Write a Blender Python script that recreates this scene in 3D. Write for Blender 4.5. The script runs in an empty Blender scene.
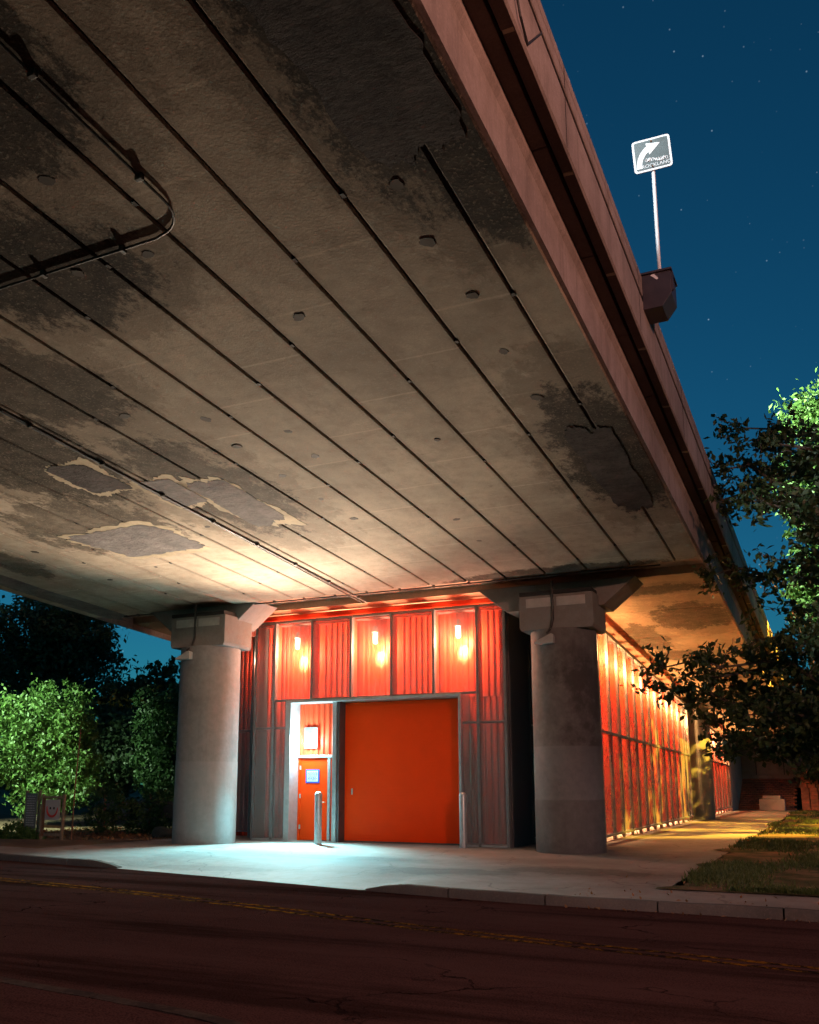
import bpy, bmesh, math, random
import numpy as np
from mathutils import Vector, Matrix

random.seed(7); rng = np.random.default_rng(7)
SC = bpy.context.scene
COL = SC.collection
R = math.radians

# ------------------------------------------------------------------ camera
F, PX, PY, HZ, CH = 930.0, 393.0, 598.0, 783.0, 1.5       # focal length and principal point in pixels of the 819 x 1024 frame
PITCH = math.atan((HZ - PY) / F)
YAW = math.atan((845 - PX) / math.hypot(F, HZ - PY))
cd = bpy.data.cameras.new('camera')
cam = bpy.data.objects.new('camera', cd); COL.objects.link(cam)
cam.location = (0, 0, CH); cam.rotation_euler = (math.pi / 2 + PITCH, 0, YAW)
cd.sensor_fit = 'VERTICAL'; cd.sensor_height = 36.0; cd.lens = F / 1024 * 36
cd.shift_x = (409.5 - PX) / 1024; cd.shift_y = (PY - 512) / 1024
cd.clip_start = 0.05; cd.clip_end = 2000
SC.camera = cam

# ------------------------------------------------------------------ night sky
SUN_EL, SUN_ROT = R(9), R(150)
W = bpy.data.worlds.new('World'); SC.world = W; W.use_nodes = True
wt = W.node_tree; wt.nodes.clear()
def wn(t, **k):
    n = wt.nodes.new(t)
    for a, b in k.items(): setattr(n, a, b)
    return n
wl = wt.links.new
wo = wn('ShaderNodeOutputWorld'); wb = wn('ShaderNodeBackground')
sky = wn('ShaderNodeTexSky', sky_type='NISHITA', sun_disc=False)
sky.sun_elevation = SUN_EL; sky.sun_rotation = SUN_ROT; sky.air_density = 1.0; sky.dust_density = 0.0; sky.ozone_density = 3.0
tint = wn('ShaderNodeMix', data_type='RGBA', blend_type='MULTIPLY'); tint.inputs[0].default_value = 1
tint.inputs[7].default_value = (0.13, 0.80, 1.0, 1)
wl(sky.outputs[0], tint.inputs[6])
geo = wn('ShaderNodeNewGeometry')
neg = wn('ShaderNodeVectorMath', operation='SCALE'); neg.inputs['Scale'].default_value = -1
wl(geo.outputs['Incoming'], neg.inputs[0])
vor = wn('ShaderNodeTexVoronoi', feature='F1', distance='EUCLIDEAN'); vor.inputs['Scale'].default_value = 85
wl(neg.outputs[0], vor.inputs['Vector'])
lt = wn('ShaderNodeMapRange'); lt.inputs[1].default_value = 0.085; lt.inputs[2].default_value = 0.0; lt.inputs[3].default_value = 0; lt.inputs[4].default_value = 1
wl(vor.outputs['Distance'], lt.inputs[0])
sep = wn('ShaderNodeSeparateColor'); wl(vor.outputs['Color'], sep.inputs[0])
pw = wn('ShaderNodeMath', operation='POWER'); pw.inputs[1].default_value = 3.2; wl(sep.outputs[0], pw.inputs[0])
st = wn('ShaderNodeMath', operation='MULTIPLY'); wl(lt.outputs[0], st.inputs[0]); wl(pw.outputs[0], st.inputs[1])
st2 = wn('ShaderNodeMath', operation='MULTIPLY'); st2.inputs[1].default_value = 10.0; wl(st.outputs[0], st2.inputs[0])
addc = wn('ShaderNodeMix', data_type='RGBA', blend_type='ADD'); addc.inputs[0].default_value = 1
wl(tint.outputs[2], addc.inputs[6])
starc = wn('ShaderNodeMix', data_type='RGBA', blend_type='MULTIPLY'); starc.inputs[0].default_value = 1
starc.inputs[6].default_value = (0.6, 0.85, 1.0, 1)
wl(st2.outputs[0], starc.inputs[7]); wl(starc.outputs[2], addc.inputs[7])
wl(addc.outputs[2], wb.inputs[0]); wb.inputs[1].default_value = 0.033
wl(wb.outputs[0], wo.inputs[0])

# moonlight: the one sun lamp, night-dim, from behind and to the right
sd = bpy.data.lights.new('sun', 'SUN'); sd.energy = 0.012; sd.angle = R(0.5); sd.color = (1.0, 0.92, 0.85)
so_ = bpy.data.objects.new('sun', sd); COL.objects.link(so_)
so_.rotation_euler = (R(48), 0, R(35)); so_.location = (20, -20, 40)

SC.view_settings.view_transform = 'Standard'; SC.view_settings.look = 'None'
SC.view_settings.exposure = 0.45; SC.view_settings.gamma = 1; SC.view_settings.use_curve_mapping = False
SC.cycles.use_denoising = True
try: SC.cycles.denoiser = 'OPENIMAGEDENOISE'
except Exception: pass
SC.cycles.use_adaptive_sampling = True; SC.cycles.adaptive_threshold = 0.03
SC.cycles.max_bounces = 5; SC.cycles.diffuse_bounces = 3; SC.cycles.glossy_bounces = 2; SC.cycles.transparent_max_bounces = 12
SC.cycles.sample_clamp_indirect = 6

# ------------------------------------------------------------------ materials
MATS = {}
class NT:
    def __init__(s, name):
        s.m = bpy.data.materials.new(name); s.m.use_nodes = True; s.t = s.m.node_tree; s.t.nodes.clear()
        s.out = s.n('ShaderNodeOutputMaterial')
    def n(s, t, **k):
        o = s.t.nodes.new(t)
        for a, b in k.items(): setattr(o, a, b)
        return o
    def l(s, a, b): s.t.links.new(a, b)
    def val(s, sock, v):
        if hasattr(v, 'is_output') or hasattr(v, 'links'): s.l(v, sock)
        else: sock.default_value = v
    def math(s, op, a, b=0.0, clamp=False):
        o = s.n('ShaderNodeMath', operation=op); o.use_clamp = clamp
        s.val(o.inputs[0], a); s.val(o.inputs[1], b); return o.outputs[0]
    def mix(s, f, a, b, mode='MIX'):
        o = s.n('ShaderNodeMix', data_type='RGBA', blend_type=mode)
        s.val(o.inputs[0], f); s.val(o.inputs[6], a if not isinstance(a, tuple) else (*a, 1)); s.val(o.inputs[7], b if not isinstance(b, tuple) else (*b, 1))
        return o.outputs[2]
    def rng(s, v, a, b, c=0.0, d=1.0, smooth=False):
        o = s.n('ShaderNodeMapRange'); s.val(o.inputs[0], v)
        if smooth: o.interpolation_type = 'SMOOTHSTEP'
        for i, q in enumerate((a, b, c, d)): o.inputs[i + 1].default_value = q
        return o.outputs[0]
    def pos(s):
        if not hasattr(s, '_p'): s._p = s.n('ShaderNodeNewGeometry').outputs['Position']
        return s._p
    def xyz(s):
        if not hasattr(s, '_x'):
            o = s.n('ShaderNodeSeparateXYZ'); s.l(s.pos(), o.inputs[0]); s._x = o.outputs
        return s._x
    def noise(s, scale, det=6, rough=0.6, vec=None, stretch=None):
        v = vec or s.pos()
        if stretch:
            q = s.n('ShaderNodeVectorMath', operation='MULTIPLY'); s.l(v, q.inputs[0]); q.inputs[1].default_value = stretch; v = q.outputs[0]
        o = s.n('ShaderNodeTexNoise'); s.l(v, o.inputs['Vector']); o.inputs['Scale'].default_value = scale
        o.inputs['Detail'].default_value = det; o.inputs['Roughness'].default_value = rough
        return o.outputs['Fac']
    def vor(s, scale, feature='F1', vec=None, out='Distance'):
        o = s.n('ShaderNodeTexVoronoi', feature=feature); s.l(vec or s.pos(), o.inputs['Vector']); o.inputs['Scale'].default_value = scale
        return o.outputs[out]
    def bsdf(s, col, rough=0.8, metal=0.0, bump=None, bstr=0.3, bdist=0.02, spec=0.5):
        b = s.n('ShaderNodeBsdfPrincipled')
        s.val(b.inputs['Base Color'], col if not isinstance(col, tuple) else (*col, 1)); s.val(b.inputs['Roughness'], rough); s.val(b.inputs['Metallic'], metal)
        b.inputs['Specular IOR Level'].default_value = spec
        if bump is not None:
            q = s.n('ShaderNodeBump'); q.inputs['Strength'].default_value = bstr; q.inputs['Distance'].default_value = bdist
            s.l(bump, q.inputs['Height']); s.l(q.outputs[0], b.inputs['Normal'])
        s.l(b.outputs[0], s.out.inputs['Surface']); s.b = b
        return b
    def done(s, key): MATS[key] = s.m; return s.m

def stain_mask(t, spots, warp):
    """dark weather stains of their own shape: (x, y, rx, ry, strength) on the underside"""
    x, y, z = t.xyz()
    acc = None
    for (cx, cy, rx, ry, k) in spots:
        dx = t.math('DIVIDE', t.math('SUBTRACT', x, cx), rx); dy = t.math('DIVIDE', t.math('SUBTRACT', y, cy), ry)
        d = t.math('SQRT', t.math('ADD', t.math('MULTIPLY', dx, dx), t.math('MULTIPLY', dy, dy)))
        d = t.math('ADD', d, warp)
        m = t.rng(d, 1.0, 0.74, 0, k, True)
        acc = m if acc is None else t.math('MAXIMUM', acc, m)
    return acc

def concrete(key, base, spots=None, dark=(0.03, 0.025, 0.022), rough=0.85, var=0.35, pits=True, warm=(0.30, 0.22, 0.16), beams=False, streak=False):
    t = NT(key)
    n1 = t.noise(0.45, 5, 0.65); n2 = t.noise(3.5, 6, 0.72); n3 = t.noise(28, 2, 0.6)
    c = t.mix(t.rng(n1, 0.35, 0.7), tuple(b * (1 - var) for b in base), tuple(min(1, b * (1 + var * .5)) for b in base))
    c = t.mix(t.rng(n2, 0.45, 0.75, 0, 0.45), c, tuple(b * 0.6 for b in warm))
    st = t.noise(1.2, 6, 0.7, stretch=(0.25, 1.6, 0.25))
    c = t.mix(t.rng(st, 0.55, 0.8, 0, 0.4), c, tuple(b * 0.45 for b in base))
    if pits:
        v = t.vor(9); c = t.mix(t.rng(v, 0.06, 0.03, 0, 0.55), c, tuple(b * .25 for b in base))
    if streak:                                            # water runs down the face
        sv = t.noise(2.4, 6, .75, stretch=(1, 1.6, .10)); c = t.mix(t.rng(sv, .5, .68, 0, .6), c, tuple(b * .38 for b in base)); c = t.mix(t.rng(sv, .42, .3, 0, .3), c, tuple(min(1, b * 1.3) for b in base))
    if beams:                                             # grime along the open joints, cast lines across each beam
        x, y, z = t.xyz()
        fr = t.math('FRACT', t.math('DIVIDE', t.math('ADD', x, 2.86 + 95.2), .952)); dj = t.math('SUBTRACT', .5, t.math('ABSOLUTE', t.math('SUBTRACT', fr, .5)))
        c = t.mix(t.math('MULTIPLY', t.rng(t.math('ADD', dj, t.math('MULTIPLY', n2, .22)),   .22, .08), .62), c, tuple(b * .3 for b in base))
        idx = t.math('FLOOR', t.math('DIVIDE', t.math('ADD', x, 2.86 + 95.2), .952))
        fy = t.math('FRACT', t.math('ADD', t.math('DIVIDE', t.math('ADD', y, t.math('MULTIPLY', n2, .05)), 2.35), t.math('MULTIPLY', idx, .37)))
        c = t.mix(t.math('MULTIPLY', t.rng(t.math('ABSOLUTE', t.math('SUBTRACT', fy, .5)), .012, .004), .35), c, tuple(min(1, b * 1.5) for b in base))
        c = t.mix(t.rng(t.noise(1.0, 6, .75, stretch=(1.2, .5, 1)),   .57, .72, 0, .5), c, tuple(b * .36 for b in base))
        c = t.mix(t.rng(t.noise(7, 4, .7, stretch=(.5, 1.4, 1)), .62, .74, 0, .6), c, tuple(b * .3 for b in base))
    if spots:
        wv = t.math('MULTIPLY', t.math('SUBTRACT', t.noise(1.7, 9, 0.8, stretch=(1.25, .75, 1)), 0.5), 2.2)
        m = stain_mask(t, spots, wv)
        c = t.mix(t.math('MULTIPLY', t.rng(stain_mask(t, spots[:8], t.math('SUBTRACT', wv, .45)), 0, 1), .5), c, tuple(b * .35 for b in warm))
        c = t.mix(t.math('MULTIPLY', m, t.rng(n2, .3, .55, .75, 1.0)), c, tuple(b * .45 for b in dark))
    gr = t.noise(55, 2, .7); c = t.mix(t.rng(gr, .35, .65, .0, .22), c, tuple(b * .3 for b in base)); c = t.mix(t.rng(n3, .55, .75, 0, .25), c, tuple(min(1, b * 1.45) for b in base))
    h = t.math('ADD', t.math('MULTIPLY', n2, 0.6), t.math('MULTIPLY', n3, 0.25))
    t.bsdf(c, rough, bump=h, bstr=0.35, bdist=0.03, spec=0.02 if key.startswith('kerb') else 0.1)
    if key.startswith('kerb'):                            # dusty, no sheen
        df = t.n('ShaderNodeBsdfDiffuse'); t.l(c, df.inputs['Color']); t.l(df.outputs[0], t.out.inputs['Surface'])
    return t.done(key)

def paint(key, col, rough=0.5, var=0.12, metal=0.0, scale=4, bump=0.08, dirt=0.25):
    t = NT(key)
    n = t.noise(scale, 6, 0.65); d = t.noise(1.1, 8, 0.75)
    c = t.mix(t.rng(n, 0.3, 0.7), tuple(b * (1 - var) for b in col), tuple(min(1, b * (1 + var)) for b in col))
    c = t.mix(t.rng(d, 0.55, 0.8, 0, dirt), c, tuple(b * 0.35 for b in col))
    t.bsdf(c, t.rng(n, 0.2, 0.8, rough * .8, min(1, rough * 1.2)), metal, bump=n, bstr=bump, bdist=0.01, spec=.12 if key.startswith('red') else .5)
    return t.done(key)

def emit(key, col, s):
    t = NT(key); e = t.n('ShaderNodeEmission'); e.inputs[0].default_value = (*col, 1); e.inputs[1].default_value = s
    t.l(e.outputs[0], t.out.inputs['Surface']); return t.done(key)

BK = 1.041
SPOTS = [(-2.85, 14.0, .9, 2.9, .93), (-2.8, 5.2, 1.0, 2.5, .97), (-2.5, 7.2, .55, 1.2, .95), (-6.2, 4.4, 1.3, 1.3, .93), (-7.4, 6.7, 1.3, 1.2, .96),
         (-9.6, 8.7, 1.2, 1.4, .8), (-11.7, 10.3, 1.5, 2.9, .9), (-9.6, 13.0, 1.2, 2.6, .8), (-13.2, 13.7, 1.9, 1.9, .72), (-16.9, 14.6, .7, 1.8, .7), (-5.6, 20.0, 2.8, .5, .85)]
concrete('soffit', (0.56, 0.455, 0.35), SPOTS, var=0.30, warm=(.30, .22, .15), beams=True)
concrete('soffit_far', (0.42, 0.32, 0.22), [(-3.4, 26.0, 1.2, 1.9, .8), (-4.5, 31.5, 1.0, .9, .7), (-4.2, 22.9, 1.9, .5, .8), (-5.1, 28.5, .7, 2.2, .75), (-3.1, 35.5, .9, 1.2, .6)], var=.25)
for _k, _a, _b in (('patch', (.13, .12, .12), (.30, .27, .255)), ('patch_dark', (.03, .026, .026), (.11, .095, .09))):
    t = NT(_k); q1 = t.noise(1.6, 8, .8); q2 = t.noise(11, 6, .75, stretch=(.6, 1.5, 1)); q3 = t.vor(16)
    c = t.mix(t.rng(q1, .34, .66), _a, _b); c = t.mix(t.rng(q2, .5, .7, 0, .6), c, tuple(v * .5 for v in _a)); c = t.mix(t.rng(q3, .12, .04, 0, .5), c, tuple(v * 1.5 for v in _b))
    t.bsdf(c, .9, bump=t.math('ADD', q1, t.math('MULTIPLY', q2, .7)), bstr=.9, bdist=.07, spec=.15); t.done(_k)
concrete('patch_rim', (0.62, 0.50, 0.35), None, var=.4, pits=False)
concrete('fascia', (0.42, 0.34, 0.31), None, var=.3, pits=False, streak=True)
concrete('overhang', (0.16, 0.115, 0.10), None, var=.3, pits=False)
concrete('column', (0.25, 0.245, 0.235), [(-4.55, 19.9, .45, 3, .0)], var=.2, pits=False)
concrete('apron', (0.29, 0.265, 0.245), [(-9.5, 17.4, 2.2, .5, .35), (-6.5, 15.5, 1.7, .6, .4), (-4.3, 16.4, 1.5, .7, .45), (-11, 15, 1.6, .35, .3)], dark=(.08, .07, .06), var=.3)
_m = MATS['apron']; t = NT.__new__(NT); t.m = _m; t.t = _m.node_tree; t.out = next(n for n in t.t.nodes if n.type == 'OUTPUT_MATERIAL')
_b = next(n for n in t.t.nodes if n.type == 'BSDF_PRINCIPLED'); _src = _b.inputs['Base Color'].links[0].from_socket
_w = t.n('ShaderNodeTexNoise'); _w.inputs['Scale'].default_value = .9; _w.inputs['Detail'].default_value = 7; t.l(t.pos(), _w.inputs['Vector'])
_s = t.n('ShaderNodeVectorMath', operation='SCALE'); _s.inputs['Scale'].default_value = 1.5; t.l(_w.outputs['Color'], _s.inputs[0]); _a = t.n('ShaderNodeVectorMath', operation='ADD'); t.l(t.pos(), _a.inputs[0]); t.l(_s.outputs[0], _a.inputs[1])
_e = t.vor(.32, 'DISTANCE_TO_EDGE', _a.outputs[0]); _c = t.mix(t.rng(_e, .008, .003, 0, .4), _src, (.05, .045, .04))
_o = t.noise(2.5, 7, .8); _c = t.mix(t.rng(_o, .58, .7, 0, .45), _c, (.11, .10, .09)); t.l(_c, _b.inputs['Base Color'])
concrete('kerb', (0.15, 0.14, 0.13), None, var=.45)
concrete('kerb_dark', (0.05, 0.036, 0.033), None, var=.4)  # darker base tone, used on the near kerb only
concrete('abutment', (0.40, 0.33, 0.27), None, var=.3)
concrete('block', (0.5, 0.46, 0.42), None, var=.2)
concrete('rock', (0.15, 0.13, 0.11), None, var=.4)
# right hand pier carries sooty grime, graffiti buff and painted shade on its right
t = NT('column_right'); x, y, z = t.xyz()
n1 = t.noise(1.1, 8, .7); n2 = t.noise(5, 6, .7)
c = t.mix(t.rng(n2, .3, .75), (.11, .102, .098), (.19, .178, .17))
soot_shade = t.math('MULTIPLY', t.rng(t.math('ADD', n1, t.math('MULTIPLY', t.math('SUBTRACT', x, -5.6), .22)), .5, .66, 0, .8), t.math('MULTIPLY', t.rng(z, 1.2, 2.2), t.rng(z, 4.9, 4.2)))
dr = t.noise(2.2, 7, .75, stretch=(1, 1, .12)); c = t.mix(t.rng(dr, .52, .72, 0, .6), c, (.08, .07, .066)); c = t.mix(soot_shade, c, (.045, .038, .034)); c = t.mix(t.math('MULTIPLY', t.rng(t.math('ADD', z, t.math('MULTIPLY', n2, .6)), .65, .2), .6), c, (.05, .045, .04))
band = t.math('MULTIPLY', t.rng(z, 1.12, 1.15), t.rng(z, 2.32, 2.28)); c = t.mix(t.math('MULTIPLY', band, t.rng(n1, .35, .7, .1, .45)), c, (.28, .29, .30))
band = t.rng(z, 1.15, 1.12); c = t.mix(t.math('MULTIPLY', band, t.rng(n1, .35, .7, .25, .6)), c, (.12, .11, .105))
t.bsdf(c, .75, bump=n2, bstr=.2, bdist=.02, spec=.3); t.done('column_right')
t = NT('column_left'); x, y, z = t.xyz()
n1 = t.noise(1.3, 8, .7); n2 = t.noise(6, 6, .7)
c = t.mix(t.rng(n2, .3, .75), (.18, .185, .185), (.26, .265, .262))
dr = t.noise(2.2, 7, .75, stretch=(1, 1, .12)); c = t.mix(t.rng(dr, .52, .72, 0, .5), c, (.10, .10, .10)); c = t.mix(t.rng(n1, .52, .7, 0, .55), c, (.11, .115, .12)); c = t.mix(t.math('MULTIPLY', t.rng(t.math('ADD', z, t.math('MULTIPLY', n2, .6)), .6, .2), .5), c, (.07, .065, .06))
band = t.rng(z, 2.05, 2.02); c = t.mix(t.math('MULTIPLY', band, .35), c, (.30, .31, .31))
t.bsdf(c, .7, bump=n2, bstr=.2, bdist=.02, spec=.3); t.done('column_left')

# asphalt
t = NT('asphalt'); a = t.vor(55); n1 = t.noise(.5, 8, .7); n2 = t.noise(60, 3, .6)
c = t.mix(t.rng(n1, .35, .7), (.014, .0072, .0066), (.036, .0185, .017))
c = t.mix(t.rng(a, .1, .55, 0, .5), c, (.085, .046, .042))
ck = t.n('ShaderNodeTexVoronoi', feature='DISTANCE_TO_EDGE'); ck.inputs['Scale'].default_value = .55
wv = t.n('ShaderNodeVectorMath', operation='ADD'); nz = t.n('ShaderNodeTexNoise'); nz.inputs['Scale'].default_value = 1.2; nz.inputs['Detail'].default_value = 8
t.l(t.pos(), nz.inputs['Vector']); sc_ = t.n('ShaderNodeVectorMath', operation='SCALE'); sc_.inputs['Scale'].default_value = 1.6; t.l(nz.outputs['Color'], sc_.inputs[0])
t.l(t.pos(), wv.inputs[0]); t.l(sc_.outputs[0], wv.inputs[1]); t.l(wv.outputs[0], ck.inputs['Vector'])
crack = t.math('MULTIPLY', t.rng(ck.outputs[0], .012, .004), t.rng(n1, .5, .6))
sk = t.noise(.8, 6, .7, stretch=(.12, 1.3, 1)); c = t.mix(t.rng(sk, .5, .62, 0, .6), c, (.008, .0045, .004)); c = t.mix(t.rng(sk, .46, .34, 0, .65), c, (.06, .033, .030))
c = t.mix(t.math('MULTIPLY', crack, .8), c, (.006, .005, .005))
h = t.math('SUBTRACT', t.math('MULTIPLY', a, .5), t.math('MULTIPLY', crack, 1.5))
df = t.n('ShaderNodeBsdfDiffuse'); df.inputs['Roughness'].default_value = .6; t.l(c, df.inputs['Color']); bp = t.n('ShaderNodeBump'); bp.inputs['Strength'].default_value = .8; bp.inputs['Distance'].default_value = .014
t.l(h, bp.inputs['Height']); t.l(bp.outputs[0], df.inputs['Normal']); t.l(df.outputs[0], t.out.inputs['Surface']); t.done('asphalt')

def worn(key, col, keep=.62):
    t = NT(key); n = t.noise(9, 8, .75); n2 = t.noise(.8, 4, .6)
    c = t.mix(t.rng(t.math('ADD', n, t.math('MULTIPLY', n2, .3)), keep, keep + .12), col, (.016, .011, .010))
    df = t.n('ShaderNodeBsdfDiffuse'); t.l(c, df.inputs['Color']); t.l(df.outputs[0], t.out.inputs['Surface']); return t.done(key)
worn('yellow_paint', (.19, .078, .010), .56)

t = NT('dirt'); n1 = t.noise(.7, 8, .7); n2 = t.noise(9, 8, .75); v = t.vor(22)
c = t.mix(t.rng(n1, .35, .7), (.13, .085, .055), (.24, .165, .105)); c = t.mix(t.rng(n2, .5, .75, 0, .6), c, (.07, .055, .035))
t.bsdf(c, .95, bump=t.math('ADD', n2, t.math('MULTIPLY', v, .5)), bstr=.6, bdist=.04, spec=.1); t.done('dirt')
t = NT('lawn_soil'); n1 = t.noise(.9, 8, .7); n2 = t.noise(12, 6, .7)
c = t.mix(t.rng(n1, .42, .58), (.05, .06, .022), (.20, .125, .075)); c = t.mix(t.rng(n2, .45, .75, 0, .6), c, (.05, .04, .025))
t.bsdf(c, .95, bump=n2, bstr=.6, bdist=.05, spec=.1); t.done('lawn_soil')
t = NT('land'); n1 = t.noise(.08, 6, .6); c = t.mix(n1, (.03, .035, .018), (.06, .055, .03)); t.bsdf(c, .95, spec=.1); t.done('land')

def foliage(key, a, b, trans=.25):
    t = NT(key); oi = t.noise(.9, 4, .6); n2 = t.vor(6, out='Color'); s_ = t.n('ShaderNodeSeparateColor'); t.l(n2, s_.inputs[0])
    c = t.mix(t.math('MULTIPLY', t.math('ADD', oi, s_.outputs[0]), .5), a, b)
    d = t.n('ShaderNodeBsdfPrincipled'); t.l(c, d.inputs['Base Color']); d.inputs['Roughness'].default_value = .5; d.inputs['Specular IOR Level'].default_value = .35
    tr = t.n('ShaderNodeBsdfTranslucent'); t.l(c, tr.inputs[0])
    m = t.n('ShaderNodeMixShader'); m.inputs[0].default_value = trans; t.l(d.outputs[0], m.inputs[1]); t.l(tr.outputs[0], m.inputs[2])
    t.l(m.outputs[0], t.out.inputs['Surface']); return t.done(key)
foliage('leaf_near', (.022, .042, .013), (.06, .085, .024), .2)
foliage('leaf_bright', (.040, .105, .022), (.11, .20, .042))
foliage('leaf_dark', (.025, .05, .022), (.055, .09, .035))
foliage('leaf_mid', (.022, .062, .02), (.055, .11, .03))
foliage('grass', (.04, .075, .018), (.11, .13, .035), .15)
foliage('litter', (.16, .07, .03), (.28, .14, .05), .1)
t = NT('bark'); n = t.noise(5, 8, .7, stretch=(1, 1, .2)); t.bsdf(t.mix(n, (.05, .038, .028), (.13, .10, .075)), .9, bump=n, bstr=.7, bdist=.03); t.done('bark')

paint('red_sheet', (.62, .062, .022), .42, .08, 0, 3, .05, .15)
paint('red_door', (.86, .054, .002), .6, .04, 0, 2, .02, .08)
paint('galv', (.46, .50, .51), .42, .15, .55, 8, .05, .3)
paint('steel_dark', (.10, .10, .105), .5, .2, .4, 6, .06, .3)
paint('steel_frame', (.22, .225, .23), .45, .18, .5, 6, .06, .3)
paint('conduit', (.055, .05, .048), .6, .2, .3, 8, .05, .4)
paint('conduit_clip', (.12, .11, .10), .6, .2, .5, 8, .05, .4)
paint('rubber', (.02, .02, .02), .8)
paint('joint_seal', (.025, .02, .018), .9)
paint('plug_mortar', (.075, .058, .046), .9, .3)
paint('bearing', (.42, .41, .39), .6, .2, .1)
paint('white_sign', (.80, .80, .80), .4, .03, 0, 3, 0, .05)
paint('sign_face', (.085, .105, .105), .4, .1, 0, 3, 0, .1)
paint('notice_grey', (.12, .15, .14), .6, .1)
paint('notice_white', (.42, .40, .37), .6, .08)
paint('notice_red', (.55, .03, .02), .5, .05)
paint('notice_blue', (.01, .09, .55), .5, .05, dirt=.02)
paint('notice_paper', (.75, .82, .85), .5, .04, dirt=.05)
paint('text_pale', (.42, .45, .44), .6, .05)
paint('wood', (.20, .15, .10), .8, .3, 0, 12, .3)
paint('wood_yellow', (.34, .22, .08), .8, .3, 0, 12, .3)
paint('rust', (.17, .075, .035), .85, .35, 0, 9, .3)
paint('box_metal', (.06, .048, .058), .5, .2, .2, 5, .06, .3)
paint('brass', (.5, .45, .38), .35, .1, .8)
paint('brick', (.36, .13, .075), .85, .35, 0, 3, .3, .4)
paint('lamp_case', (.18, .18, .18), .5, .1, .3)
emit('lamp_warm', (1.0, .80, .55), 45)
emit('lamp_cool', (.75, 1.0, 1.0), 60)
emit('lamp_street', (1.0, .75, .45), 30)
emit('reflector_white', (.8, .9, 1.0), 0.0)
paint('reflector', (.85, .88, .9), .2, .02)

# perforated sheet: round holes punched in staggered rows
t = NT('perforated')                                       # holes far finer than a pixel: an even 45 per cent open sheet
n = t.noise(2, 4, .6); c = t.mix(t.rng(n, .3, .7), (.19, .19, .19), (.28, .275, .27))
b = t.bsdf(c, .5, .25); tr = t.n('ShaderNodeBsdfTransparent'); m = t.n('ShaderNodeMixShader')
m.inputs[0].default_value = .5; t.l(b.outputs[0], m.inputs[1]); t.l(tr.outputs[0], m.inputs[2]); t.l(m.outputs[0], t.out.inputs['Surface']); t.done('perforated')
t = NT('lamp_glass'); g = t.n('ShaderNodeBsdfTransparent'); g.inputs[0].default_value = (.9, .95, .95, 1); gl = t.n('ShaderNodeBsdfGlossy'); gl.inputs['Roughness'].default_value = .15
m = t.n('ShaderNodeMixShader'); m.inputs[0].default_value = .12; t.l(g.outputs[0], m.inputs[1]); t.l(gl.outputs[0], m.inputs[2]); t.l(m.outputs[0], t.out.inputs['Surface']); t.done('lamp_glass')

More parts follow.
